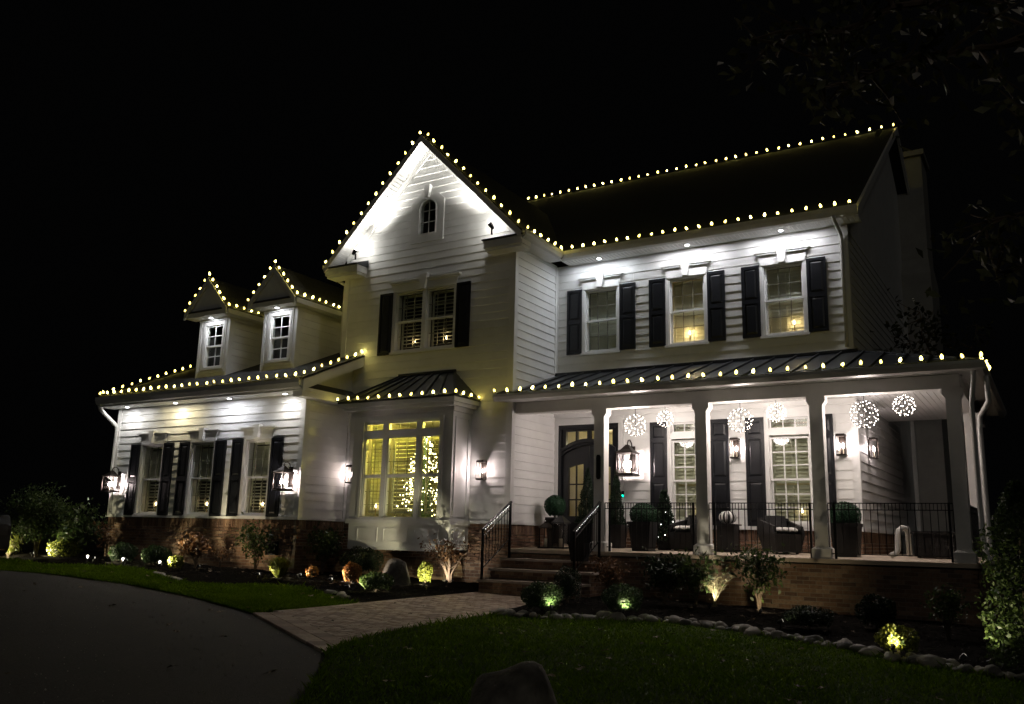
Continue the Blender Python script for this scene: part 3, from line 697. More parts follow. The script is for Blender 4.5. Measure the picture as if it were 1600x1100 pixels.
# ---------------- dormers
def dormer(x0, x1, yf=15.10):
    zb, ze_, xc = 4.95, 6.50, (x0+x1)/2
    mp = front(yf); d = thing('dormer', (xc, yf, zb), '', '') if False else None
    win = (xc-.34, xc+.34, 5.20, 6.36)
    dw = backing(mp, x0, x1, zb-.15, ze_, [win], .08).build('dormer_wall', 'trim', house)
    yb = 18.6
    MB().box(x1-.08, x1, yf+.08, yb, zb-.3, ze_).box(x0, x0+.08, yf+.08, yb, zb-.3, ze_).build('dormer_side', 'siding', dw)
    siding(dw, right(x1), yf+.12, yb, zb+.02, ze_-.02)
    cb = MB().mbox(mp, x0-.02, x0+.06, 0, .03, zb, ze_-.0).mbox(mp, x1-.06, x1+.02, 0, .03, zb, ze_).mbox(right(x1), yf, yf+.12, 0, .02, zb, ze_)
    cb.mbox(mp, x0+.06, x1-.06, 0, .04, zb+.12, zb+.17); cb.mbox(mp, x0+.12, x0+.17, 0, .03, zb+.2, ze_); cb.mbox(mp, x1-.17, x1-.12, 0, .03, zb+.2, ze_); cb.build('corner_board', 'trim', dw)
    wn = jamb(mp, *win, .03, .12).build('dormer_window', 'white_paint', house)
    c = MB(); c.mbox(mp, win[0]-.05, win[0], 0, .04, win[2], win[3]); c.mbox(mp, win[1], win[1]+.05, 0, .04, win[2], win[3]); c.mbox(mp, win[0]-.05, win[1]+.05, 0, .04, win[3], win[3]+.05); c.mbox(mp, win[0]-.07, win[1]+.07, 0, .06, win[2]-.05, win[2]); c.build('casing', 'white_paint', wn)
    zm = (win[2]+win[3])/2
    for a, b, n in ((zm-.02, win[3]-.03, -.03), (win[2]+.03, zm+.02, -.07)):
        f_, m_ = sash(mp, win[0]+.03, win[1]-.03, a, b, n, 2, 2, .04, .02); f_.build('sash', 'white_paint', wn); m_.build('muntin', 'white_paint', wn); pane(wn, mp, win[0]+.07, win[1]-.07, a+.04, b-.04, n)
    room(wn, mp, win[0], win[1], win[2], win[3], .8, 'room_dark', -.12)
    # roof
    a0, a1, y0 = x0-.24, x1+.24, yf-.36; zr = 6.62; zp = 7.50
    rf_ = MB()
    for xe in (a0, a1): rf_.hexa([(xe,y0,zr-.03),(xc,y0,zp-.03),(xc,19.,zp-.03),(xe,19.,zr-.03),(xe,y0,zr+.04),(xc,y0,zp+.04),(xc,19.,zp+.04),(xe,19.,zr+.04)])
    rf_ = rf_.build('dormer_roof', 'shingle', house)
    MB().prism(front(y0+.04), [(a0+.1,6.6),(a1-.1,6.6),(xc,7.42)], -.30, .0).build('pediment', 'siding', rf_)
    m = MB()
    for xe in (a0, a1):
        m.hexa([(xe,y0-.03,zr-.16),(xc,y0-.03,zp-.16),(xc,y0+.02,zp-.16),(xe,y0+.02,zr-.16),(xe,y0-.03,zr+.02),(xc,y0-.03,zp+.02),(xc,y0+.02,zp+.02),(xe,y0+.02,zr+.02)])
    m.build('rake_board', 'trim', rf_)
    MB().box(a0, a1, y0+.0, yf, 6.50, 6.62).box(x0-.02, x1+.02, yf-.05, yf, 6.44, 6.5).build('pediment_cornice', 'trim', rf_)
    MB().hexa([(a0+.16,y0-.02,6.622),(a1-.16,y0-.02,6.622),(a1-.16,y0+.08,6.622),(a0+.16,y0+.08,6.622),(a0+.16,y0-.02,6.63),(a1-.16,y0-.02,6.63),(a1-.22,y0+.078,6.72),(a0+.22,y0+.078,6.72)]).build('return_roof', 'metal_roof', rf_)
    MB().box(a1-.04, a1+.03, y0+.03, 18.4, 6.50, 6.62).box(x1, a1-.04, yf, 18.4, 6.5, 6.52).build('side_eave', 'trim', rf_)
    return xc
DX = [dormer(-18.90, -17.79), dormer(-16.53, -15.42)]

# ---------------- porch
DS = .042                              # the deck falls towards the front edge
def zdeck(y): return .90+DS*max(0., min(y, Yw)-Yp)
por = MB().hexa([(Xg,Yp-.04,.83),(-1.12,Yp-.04,.83),(-1.12,Yw,.83),(Xg,Yw,.83),(Xg,Yp-.04,.90),(-1.12,Yp-.04,.90),(-1.12,Yw,zdeck(Yw)),(Xg,Yw,zdeck(Yw))]).box(Xh, -1.12, Yw+.001, 21.5, .83, zdeck(Yw)).build('porch_deck', 'deck', house)
pb = MB().box(Xg+.05, -1.2, Yp+.1, Yw, -.6, .80).build('porch_base', 'mortar', house)
mP, mPR = front(Yp+.02), right(-1.18)
brickwall(mP, Xg, -1.18, -.35, .805, pb, soldier=False); brickwall(mPR, Yp+.02, 21.5, -.35, .805, pb)
ceil = MB().box(Xg, -1.2, Yp+.2, Yw, 3.90, 3.93).box(Xh, -1.2, Yw, 21.5, 3.90, 3.93).build('porch_ceiling', 'soffit', house)
cg = MB(); x = Xg+.1
while x < -1.3: cg.box(x, x+.008, Yp+.3, Yw if x < Xh else 21.4, 3.893, 3.901); x += .11
cg.build('board_grooves', 'taupe_trim', ceil, kind='stuff')
bm = MB().box(Xg, -1.24, Yp+.06, Yp+.28, 3.69, 3.92).build('porch_beam', 'taupe_trim', house)
MB().box(-1.46, -1.24, Yp+.28, 21.5, 3.69, 3.92).build('side_beam', 'taupe_trim', bm)
MB().box(Xg, -1.5, Yp+.281, Yp+.33, 3.80, 3.90).box(Xg, Xh, Yw-.06, Yw-.001, 3.80, 3.90).build('crown_moulding', 'trim', bm)
CX = (-7.73, -5.63, -3.53, -1.355)
def column(x, y):
    c = MB().box(x-.11, x+.11, y-.11, y+.11, .90, 3.70).build('column', 'taupe_trim', house)
    b = MB().box(x-.16, x+.16, y-.16, y+.16, .90, 1.06); b.hexa([(x-.16,y-.16,1.06),(x+.16,y-.16,1.06),(x+.16,y+.16,1.06),(x-.16,y+.16,1.06),(x-.115,y-.115,1.10),(x+.115,y-.115,1.10),(x+.115,y+.115,1.10),(x-.115,y+.115,1.10)]); b.build('column_base', 'taupe_trim', c)
    k = MB().hexa([(x-.112,y-.112,3.53),(x+.112,y-.112,3.53),(x+.112,y+.112,3.53),(x-.112,y+.112,3.53),(x-.16,y-.112,3.60),(x+.16,y-.112,3.60),(x+.16,y+.112,3.60),(x-.16,y+.112,3.60)]).box(x-.16, x+.16, y-.112, y+.112, 3.60, 3.688); k.build('column_cap', 'taupe_trim', c)
for x in CX: column(x, Yp+.17)
column(-1.355, 19.2)
# half post against the gable
# porch metal roof
PE, PZ, PT = 15.42, 4.03, 4.80
px0, px1 = Xg-.13, -.92
pr = MB().hexa([(px0,PE,PZ-.03),(px1,PE,PZ-.03),(px1-.0,Yw,PT-.03),(px0,Yw,PT-.03),(px0,PE,PZ),(px1,PE,PZ),(px1-1.1,Yw,PT),(px0,Yw,PT)])
pr = MB().add([(px0,PE,PZ),(px1,PE,PZ),(Xh+.1,Yw,PT),(px0,Yw,PT),(px1,21.8,PZ),(Xh,21.8,PT),(px0,PE,PZ-.03),(px1,PE,PZ-.03),(px1,21.8,PZ-.03),(Xh,21.8,PZ-.03),(px0,Yw,PZ-.03)],
   [(0,1,2,3),(1,4,5,2),(6,7,1,0),(7,8,4,1),(0,3,10,6),(6,10,9,8,7),(4,8,9,5)]).build('porch_roof', 'metal_roof', house)
x = px0+.02
while x < px1-.15:
    a = Vector((x, PE+.01, PZ+.018))
    t = 1.0 if x < Xh+.05 else max(0, (px1-x)/(px1-Xh-.1))
    b = Vector((x, PE+(Yw-PE)*t, PZ+(PT-PZ)*t+.018))
    if t > .08: MB().bar(a, b, .024, .04).build('seam', 'metal_roof', pr)
    x += .43
MB().bar((px1,PE,PZ+.015),(Xh+.1,Yw,PT+.015),.07,.03).build('hip_cap', 'metal_roof', pr)
MB().bar((px0,Yw-.03,PT+.02),(Xh+.1,Yw-.03,PT+.02),.07,.06).build('flashing', 'metal_roof', pr)
MB().box(px0+.02, px0+.1, PE+.06, Yp+.06, 3.92, 4.0).box(Xg+.0, px1-.05, PE+.04, Yp+.06, 3.925, 3.95).box(-1.24, px1-.03, Yp+.06, 21.5, 3.925, 3.95).build('eave_soffit', 'soffit', pr)
gp = [(PE-.10,4.02),(PE-.10,3.97),(PE-.05,3.90),(PE+.03,3.88),(PE+.03,4.02),(PE+.015,4.02),(PE+.015,3.90),(PE-.04,3.92),(PE-.08,3.98),(PE-.08,4.02)]
MB().prism(right(0), gp, px0-.03, px1+.1).build('gutter', 'gutter', pr)
MB().prism(front(0), [(px1+.10,4.02),(px1+.10,3.97),(px1+.05,3.90),(px1-.03,3.88),(px1-.03,4.02)], -21.6, -15.46).build('gutter', 'gutter', pr)
spout('downspout', [(-1.0,15.5,3.9),(-1.0,15.52,3.78),(-1.06,15.78,3.52),(-1.08,15.84,3.40),(-1.08,15.84,1.3),(-1.05,15.78,1.1),(-1.0,15.6,.95)])
spout('downspout', [(-.86,16.2,3.9),(-.86,16.2,3.72),(-.86,16.3,3.5),(-1.02,16.6,3.3),(-1.04,16.65,3.1),(-1.04,16.65,1.1),(-.98,16.6,.9)], 'gutter', .075)
# steps
ZT = (.72, .525, .325); YT = (15.48, 15.08, 14.68)
sx0, sx1 = -9.70, -7.48
stp = MB()
st = None
for i, (zt, yt) in enumerate(zip(ZT, YT)):
    yb = Yp-.04
    o = MB().box(sx0+.03+.006*i, sx1-.03-.006*i, yt+.03, yb-.002*i, -.1, zt-.045).build('step', 'mortar', house)
    MB().box(sx0, sx1, yt, (yb if i == 0 else YT[i-1]+.035), zt-.045, zt).build('tread', 'tread', o)
    brickwall(front(yt+.03), sx0+.03, sx1-.03, (ZT[i+1] if i < 2 else .04), zt-.045, o)
    mp = right(sx1-.03-.006*i+.001)
    brickwall(mp, yt+.03, (YT[i-1]+.03 if i else yb), 0.0, zt-.045, o)
# railings
def railing(x0, x1, y, along='x', hang=True):
    mp = front(y) if along == 'x' else right(y)
    r = MB().mbox(mp, x0, x1, -.016, .016, 1.825, 1.84).mbox(mp, x0, x1, -.012, .012, 1.715, 1.73).mbox(mp, x0, x1, -.012, .012, .985, 1.0).build('railing', 'iron', house)
    n = max(2, round((x1-x0)/.112)); d = (x1-x0)/n
    big = MB().mbox(mp, -.006, .006, -.006, .006, 1.0, 1.825).data('baluster', 'iron'); sm = MB().mbox(mp, -.005, .005, -.005, .005, 1.73, 1.825).data('short_baluster', 'iron')
    for i in range(n+1):
        o = link('baluster', big, r); o.location = (x0+i*d, 0, 0) if along == 'x' else (0, x0+i*d, 0)
        if i < n:
            o = link('short_baluster', sm, r); o.location = (x0+(i+.5)*d, 0, 0) if along == 'x' else (0, x0+(i+.5)*d, 0)
    for u in (x0+.1, x1-.06): MB().mbox(mp, u-.019, u+.019, -.018, .018, .90, 1.845).build('rail_post', 'iron', r)
for a, b in ((CX[0]+.12, CX[1]-.12), (CX[1]+.12, CX[2]-.12), (CX[2]+.12, CX[3]-.12)): railing(a, b, Yp+.1)
railing(16.25, 19.05, -1.30, 'y')
def stair_rail(x, y0, z0, y1, z1, gnd):
    r = MB().bar((x,y0,z0),(x,y1,z1),.045,.03).bar((x,y0+.03,z0-.13),(x,y1,z1-.13),.02,.015).bar((x,y0+.03,z0-.72),(x,y1,z1-.72),.02,.015)
    o = r.build('stair_railing', 'iron', house)
    n = 9
    for i in range(n+1):
        t = i/n; y = y0+.05+(y1-y0-.08)*t; zt = z0+(z1-z0)*(y-y0)/(y1-y0)
        MB().box(x-.006, x+.006, y-.006, y+.006, zt-.72, zt).build('baluster', 'iron', o)
    for t in (.03, .97):
        y = y0+(y1-y0)*t; zt = z0+(z1-z0)*t
        MB().box(x-.02, x+.02, y-.02, y+.02, (gnd if t < .5 else .72), zt).build('rail_post', 'iron', o)
    l = MB()
    for i in range(18):
        t = .06+.85*i/17; l.octa((x, y0+(y1-y0)*t, z0+(z1-z0)*t-.035), .009)
    l.build('led_strip', 'rail_led', o)
stair_rail(-9.60, 14.66, 1.25, 15.72, 1.84, .325); stair_rail(-7.58, 14.60, 1.25, 15.70, 1.84, .325)

# ---------------- front door
dx0, dx1, dc = -9.61, -8.12, -8.865
dr = MB()
dr.mbox(mF, dx0, dx0+.07, -.18, .03, .9, 3.64).mbox(mF, dx1-.07, dx1, -.18, .03, .9, 3.64).mbox(mF, dx0+.07, dx1-.07, -.18, .03, 3.55, 3.64)
door = dr.build('front_door', 'door_black', house)
cs = MB().mbox(mF, dx0-.11, dx0, 0, .05, .9, 3.70).mbox(mF, dx1, dx1+.11, 0, .05, .9, 3.70).mbox(mF, dx0-.11, dx1+.11, 0, .055, 3.64, 3.74); cs.build('casing', 'trim', door)
MB().mbox(mF, dx0, dx1, -.2, .1, .9, 1.02).build('threshold', 'tread', door)
def az(u, base=3.02, rise=.22): # arch line
    t = (u-dc)/(dx1-dc-.07); return base+rise*(1-t*t)
# transom: black field with two-row panes over the arch
tf = MB(); k = 14; us = [dx0+.07+(dx1-dx0-.14)*i/k for i in range(k+1)]
for a, b in zip(us, us[1:]):
    tf.prism(mF, [(a,az(a)),(b,az(b)),(b,az(b)+.08),(a,az(a)+.08)], -.14, .07)           # arched bar
    tf.prism(mF, [(a,az(a)-.06),(b,az(b)-.06),(b,az(b)),(a,az(a))], -.14, .02)
tf.build('arch_bar', 'door_black', door)
tr_ = MB()
cols4 = [dx0+.07, -9.44, -9.20, -9.15, -8.91, -8.82, -8.58, -8.53, -8.29, dx1-.07]
for a, b in ((cols4[0], cols4[1]), (cols4[2], cols4[3]), (cols4[4], cols4[5]), (cols4[6], cols4[7]), (cols4[8], cols4[9])):
    kk = 4
    for j in range(kk):
        p, q = a+(b-a)*j/kk, a+(b-a)*(j+1)/kk
        tr_.prism(mF, [(p,az(p)+.08),(q,az(q)+.08),(q,3.55),(p,3.55)], -.10, -.02)
tr_.mbox(mF, dx0+.07, dx1-.07, -.10, -.021, 3.50, 3.55); tr_.build('transom_frame', 'door_black', door)
for a, b in ((cols4[1], cols4[2]), (cols4[3], cols4[4]), (cols4[5], cols4[6]), (cols4[7], cols4[8])):
    MB().prism(mF, [(a,az(a)+.07),(b,az(b)+.07),(b,3.51),(a,3.51)], -.063, -.057).build('transom_pane', 'glass', door)
for sgn in (-1, 1):
    e0, e1 = (dx0+.07, dc-.004) if sgn < 0 else (dc+.004, dx1-.07)
    gl = (e0+.16, e1-.14) if sgn < 0 else (e0+.14, e1-.16)
    lf = MB()
    def zt(u): return az(u)-.065
    def strip(u0, u1, zb, n0, n1, zz=None):
        for j in range(3):
            p, q = u0+(u1-u0)*j/3, u0+(u1-u0)*(j+1)/3
            lf.prism(mF, [(p,zb(p) if callable(zb) else zb),(q,zb(q) if callable(zb) else zb),(q,zt(q)),(p,zt(p))], n0, n1)
    strip(e0, gl[0], .95, -.12, -.05); strip(gl[1], e1, .95, -.12, -.05)
    def gtop(u): return 2.62+.16*(1-((u-(e0 if sgn > 0 else e1))/(e1-e0))**2)
    strip(gl[0], gl[1], gtop, -.12, -.05)
    lf.mbox(mF, gl[0], gl[1], -.12, -.05, .95, 1.62)
    leaf = lf.build('door_leaf', 'door_black', door)
    um = (gl[0]+gl[1])/2
    mu = MB().mbox(mF, um-.014, um+.014, -.10, -.06, 1.62, 2.78)
    for z in (1.98, 2.32): mu.mbox(mF, gl[0], gl[1], -.101, -.059, z-.014, z+.014)
    mu.build('muntin', 'door_black', door)
    MB().mbox(mF, gl[0], gl[1], -.083, -.077, 1.62, 2.80).build('door_pane', 'glass', door)
    pp = MB(); panelframe(pp, lambda u, n, z: mF(u, n-.05, z), gl[0]-.02, gl[1]+.02, 1.08, 1.52); pp.build('door_panel', 'door_black', door)
    hx = dc+sgn*.055
    MB().bar(mF(hx,-.02,1.75), mF(hx,-.02,2.08), .018, .018).bar(mF(hx,-.05,2.05), mF(hx,-.02,2.05), .014, .014).bar(mF(hx,-.05,1.78), mF(hx,-.02,1.78), .014, .014).build('door_handle', 'brass', door)
room(door, mF, dx0+.1, dx1-.1, .95, 3.6, 1.6, 'room_wall', -.2)
lamp('hall_light', door, (-8.86, 18.9, 3.3), 2.6, (1., .86, .55), .1)
# lamps behind the lit shutters
lamp('room_light', house, (WC[1], Yw+.52, 5.6), 1.6, (1., .74, .22), .04)
lamp('room_light', house, (WC[2], Yw+.5, 5.6), .10, (1., .66, .40), .04)
for x in (-6.52, -4.465): lamp('room_light', house, (x, Yw+.5, 2.6), .35, (1., .92, .55), .06)
flush_bricks()
# ================================================================== LIGHT STRINGS
BULB_ME = MB().lathe([(.008,-.02),(.019,-.018),(.027,.0),(.029,.02),(.025,.042),(.014,.062),(.003,.074)], seg=8)
BULB_MES = [BULB_ME.data('bulb', m, True) for m in ('bulb_glow', 'bulb_glow', 'bulb_glow_bright', 'bulb_glow_dim')]
SOCK_ME = MB().lathe([(.014,-.045),(.017,-.045),(.017,-.018),(.012,-.016)], seg=6).data('socket', 'wire')
def string(label, runs, sp=.285, tilt=None):
    """runs: list of polylines; a bulb every sp metres, each its own part, on one wire"""
    s = thing('light_string', runs[0][0], label, 'string lights', 'warm white bulb strings along the roof edges')
    wr = MB()
    for pts in runs:
        P = [Vector(p) for p in pts]; seg = [(P[i+1]-P[i]).length for i in range(len(P)-1)]; L = sum(seg)
        n = max(2, int(round(L/sp))); wire = []
        for i in range(n+1):
            d = L*i/n; j = 0
            while j < len(seg)-1 and d > seg[j]: d -= seg[j]; j += 1
            p = P[j].lerp(P[j+1], min(1, d/seg[j])); p = p + Vector((random.uniform(-.012,.012), random.uniform(-.01,.01), random.uniform(-.006,.010)))
            rx, ry, rz = random.gauss(0,.3), random.gauss(0,.3), 0
            sc = random.uniform(.86, 1.12)
            b = link('bulb', random.choice(BULB_MES), s); b.location = p + Vector((0,0,.055)) - W[s.name]; b.rotation_euler = (rx, ry, rz); b.scale = (sc*.82,)*3
            q = link('socket', SOCK_ME, s); q.location = p + Vector((0,0,.055)) - W[s.name]; q.rotation_euler = (rx, ry, rz)
            wire.append(p + Vector((0,0,.015)))
            if i < n:
                d2 = L*(i+.5)/n; j = 0
                while j < len(seg)-1 and d2 > seg[j]: d2 -= seg[j]; j += 1
                wire.append(P[j].lerp(P[j+1], min(1, d2/seg[j])) + Vector((0,0,.004)))
        wr.tube(wire, .0065, 4)
    wr.build('wire', 'wire', s)
    return s
string('light string along the long upper eave above the shuttered windows', [[(-9.30,17.17,7.58),(-2.98,17.17,7.58)]], .275)
string('light string outlining the tall front gable and its short side eave', [[(ex0-.02,YF+.02,ze+.10),(XC,YF+.02,za+.12),(ex1,YF+.02,ze+.10),(ex1+.06,15.6,7.59),(ex1+.06,17.1,7.59)]], .30)
string('light string along the topmost ridge of the dark main roof', [[(-14.6,24.,12.12),(-2.95,24.,12.12)]], .305)
string('light string along the porch gutter over the railing', [[(px0,PE-.07,4.03),(px1+.05,PE-.07,4.03),(px1+.08,16.6,4.03)]], .30)
string('light string edging the metal roof of the bay window', [[(E0,EY,EZ),(E1,EY,EZ),(E1,Yg-.08,EZ)]], .29)
string('light string around the low wing roof at the left', [[(wx0,17.4,WZ+WS*(17.4-WE)+.02),(wx0,WE-.05,WZ),(wx1-.02,WE-.05,WZ),(wx1-.02,Yg-.08,WZ+WS*(Yg-.08-WE)+.02)]], .29)
for i, xc in enumerate(DX):
    a1 = 1.11/2+.24
    string(('light string on the gable of the left dormer', 'light string on the gable of the right dormer beside the tall gable')[i],
           [[(xc-a1-.02,14.74,6.66),(xc,14.74,7.56),(xc+a1,14.74,6.66),(xc+a1+.02,14.85,6.66),(xc+a1+.02,17.0,6.66)]], .25)

# ================================================================== RECESSED SOFFIT LIGHTS
def downlight(x, y, z, label, power, col, wally, angle=156, span=1.5, k_area=.36):
    t = thing('soffit_light', (x, y, z), label, 'downlight', 'recessed downlights under the eaves')
    MB().lathe([(.055,-.012),(.065,-.008),(.065,.0),(.05,.0)], (x,y,z), 14).build('trim_ring', 'white_paint', t)
    MB().lathe([(.045,-.014),(.045,-.004)], (x,y,z), 12).build('lens', 'downlight_glow', t)
    spot('downlight_lamp', t, (x, y, z-.02), (x, y+.03, z-1.0), power, angle, .9, col, .05)
    l = bpy.data.lights.new('added_wall_wash', 'AREA'); l.shape = 'RECTANGLE'; l.size = span; l.size_y = .05; l.energy = power*k_area; l.color = col  # added unseen strip light, wider than the fixture, to spread light along the wall
    a = bpy.data.objects.new('added_wall_wash', l); COL.objects.link(a); a.parent = t; a.location = (0, -.06, -.025)
cool = (.88, .93, 1.); neut = (1., .95, .88)
for x, lab in ((-8.50, 'recessed downlight under the upper eave nearest the tall gable'), (-6.40, 'recessed downlight under the upper eave above the middle window'), (-4.40, 'recessed downlight under the upper eave nearest the chimney side')):
    downlight(x, Yw-.26, 7.395, lab, P_SOFFIT*(1.0 if x < -8 else 1.25), cool if x < -8 else (.96,.95,1.), Yw)
for x, lab, c in ((-20.2, 'recessed downlight under the wing eave beside the downspout', (1,.97,.93)), (-18.33, 'yellowish recessed downlight under the wing eave', (1,.86,.52)), (-16.42, 'third recessed downlight from the left under the wing eave', (.93,.93,1.)), (-14.61, 'recessed downlight at the right end of the wing eave', (1,.95,.9))):
    downlight(x, Yl-.24, 4.155, lab, P_SOFFIT*.85, c, Yl, k_area=(.26 if x < -15 else .12), span=(1.5 if x < -15 else .6))
for xc, lab in zip(DX, ('recessed downlight over the window of the left dormer', 'recessed downlight over the window of the right dormer')):
    downlight(xc, 15.10-.17, 6.495, lab, P_DORMER, (.95,.95,1.), 15.1, 150, .5)
# gable floods
def flood(x, z, tx, tz, label):
    t = thing('floodlight', (x, 15.56, z), label, 'floodlight', 'floodlights lighting the gable')
    MB().bar((x,15.54,z-.20),(x,15.53,z-.05),.03,.03).build('bracket', 'iron', t)
    d = (Vector((tx,15.56,tz))-Vector((x,15.50,z))).normalized()
    a = Vector((x,15.50,z)); MB().tube([a-d*.10, a-d*.02, a+d*.05], [.03,.05,.055], 10).build('housing', 'iron', t)
    MB().tube([a+d*.052, a+d*.056], [.048,.048], 10).build('lens', 'flood_glow', t)
    spot('flood_lamp', t, a+d*.07, (tx,15.56,tz), P_FLOOD, 52, 1., (1,.97,.90), .10); lamp('flood_spill', t, a+d*.10, 4., (1,.97,.90), .08)
flood(-14.08, 7.82, -12.75, 9.75, 'small floodlight on the left cornice return of the tall gable')
flood(-10.16, 7.82, -11.55, 9.75, 'small floodlight on the right cornice return of the tall gable')

# ================================================================== WALL LIGHTS
def small_sconce(loc, face, label, power=P_SCONCE):
    t = thing('wall_sconce', loc, label, 'wall light', 'slim box wall lights')
    if face == 'x': t.rotation_euler = (0, 0, math.pi/2)
    L = dict(local=True)
    w_, h_, d_ = .088, .40, .15
    MB().box(-.06,.06,-.02,.0,.02,.38).build('back_plate', 'bronze', t, **L)
    MB().box(-w_,w_,-d_-.02,-.02,.0,.03).build('bottom_tray', 'bronze', t, **L)
    MB().box(-w_,w_,-d_-.02,-.02,h_-.03,h_).hexa([(-w_,-d_-.02,h_),(w_,-d_-.02,h_),(w_,-.02,h_),(-w_,-.02,h_),(-w_*.8,-d_,h_+.02),(w_*.8,-d_,h_+.02),(w_*.8,-.03,h_+.02),(-w_*.8,-.03,h_+.02)]).build('top_cap', 'bronze', t, **L)
    for x in (-w_+.005, w_-.005):
        for y in (-d_-.015, -.03): MB().box(x-.005,x+.005,y-.005,y+.005,.03,h_-.03).build('corner_post', 'bronze', t, **L)
    MB().box(-w_+.012,w_-.012,-d_-.011,-d_-.008,.032,h_-.032).build('glass_pane', 'lamp_glass', t, **L)
    for x in (-.035, .035):
        b = MB().lathe([(.010,.03),(.010,.15)], (x,-d_/2-.02,0), 8).build('candle_sleeve', 'candle_wax', t, **L)
        MB().lathe([(.006,.15),(.017,.17),(.016,.20),(.004,.245)], (x,-d_/2-.02,0), 8).build('candle_bulb', 'sconce_glow', t, smooth=True, **L)
    lamp('sconce_lamp', t, (0,-d_/2-.02,.215), power, (1.,.84,.82), .05, local=True)
    return t
small_sconce((-5.515, Yw-.026, 2.79), 'y', 'wall sconce between the two pairs of porch shutters')
small_sconce((-3.46, Yw-.026, 2.79), 'y', 'wall sconce at the right end of the porch wall')
small_sconce((Xh+.026, 18.75, 2.82), 'x', 'wall sconce on the dark side wall round the porch corner')
small_sconce((-10.36, Yg-.026, 2.29), 'y', 'wall sconce between the bay window and the steps')
small_sconce((-13.98, Yg-.026, 2.26), 'y', 'wall sconce left of the bay window, half hidden by the bay', 2.2)
def big_lantern(loc, k, label, power=P_LANTERN):
    t = thing('wall_lantern', loc, label, 'lantern', 'large wall lanterns with arched wire panes'); t.scale = (k,)*3
    L = dict(local=True); w_, h_, yc = .17, .50, -.26
    MB().box(-.06,.06,-.025,.0,.12,.62).build('back_plate', 'bronze', t, **L)
    MB().tube([(0,-.02,.55),(0,-.06,.68),(0,-.14,.74),(0,-.22,.72),(0,yc,.66),(0,yc,.62)], .013, 8).build('scroll_arm', 'bronze', t, smooth=True, **L)
    MB().lathe([(w_+.03,.0),(w_+.03,.015),(w_+.005,.03),(w_+.005,.05)], (0,yc,0), 4, sq=True).build('base', 'bronze', t, **L)
    MB().lathe([(w_+.02,.45),(w_+.03,.465),(w_*.62,.53),(w_*.45,.565),(.05,.60),(.03,.63)], (0,yc,0), 4, sq=True).build('roof', 'bronze', t, **L)
    for x in (-w_, w_):
        for y in (yc-w_, yc+w_): MB().box(x-.009,x+.009,y-.009,y+.009,.05,.45).build('corner_post', 'bronze', t, **L)
    wf = MB()
    for s in range(4):
        for i in range(3):
            a = -w_+2*w_*i/3; b = a+2*w_/3; m = (a+b)/2
            pts = [(a,.06),(a,.30),(m,.44),(b,.30),(b,.06)]; low = [(a,.18),(m,.07),(b,.18)]
            def tp(u, z): return [(u,yc-w_,z),(u,yc+w_,z),(-w_,yc+u,z),(w_,yc+u,z)][s]
            wf.tube([tp(*p) for p in pts], .0042, 4); wf.tube([tp(*p) for p in low], .0042, 4)
    wf.build('wire_tracery', 'bronze', t, **L)
    for x, y in ((-.06,0),(.06,0),(0,-.06),(0,.06)):
        MB().lathe([(.012,.05),(.012,.17)], (x,yc+y,0), 8).build('candle_sleeve', 'candle_wax', t, **L)
        MB().lathe([(.008,.17),(.028,.20),(.026,.235),(.004,.30)], (x,yc+y,0), 8).build('candle_bulb', 'sconce_glow', t, smooth=True, **L)
    lamp('lantern_lamp', t, (0,yc,.235), power, (1.,.84,.82), .03, local=True)
    return t
big_lantern((-7.79, Yw-.026, 2.46), 1.05, 'big wall lantern hung beside the front door', 9.)
big_lantern((-20.50, Yl-.026, 2.0), .86, 'big wall lantern at the far left corner of the wing')
big_lantern((-14.46, Yl-.026, 2.0), .86, 'big wall lantern at the right corner of the wing')
# door bell
bl = thing('door_bell', (-8.0, Yw-.03, 2.02), 'small doorbell glowing green on the casing right of the door', 'doorbell')
MB().mbox(mF, -8.03, -7.97, .055, .08, 2.02, 2.16).build('case', 'black_paint', bl); MB().mbox(mF, -8.02, -7.98, .08, .084, 2.03, 2.08).build('button', 'bell_glow', bl)
pq = MB().lathe([(.04,.0),(.04,.34)], seg=8)
hp = thing('hanging_sign', (CX[0], Yp+.05, 2.35), 'narrow black plaque fixed to the column by the steps', 'plaque')
MB().prism(front(Yp+.058), [(-7.78,2.33),(-7.76,2.29),(-7.71,2.29),(-7.69,2.33),(-7.69,2.73),(-7.71,2.77),(-7.76,2.77),(-7.78,2.73)], .0, .02).build('board', 'black_paint', hp)

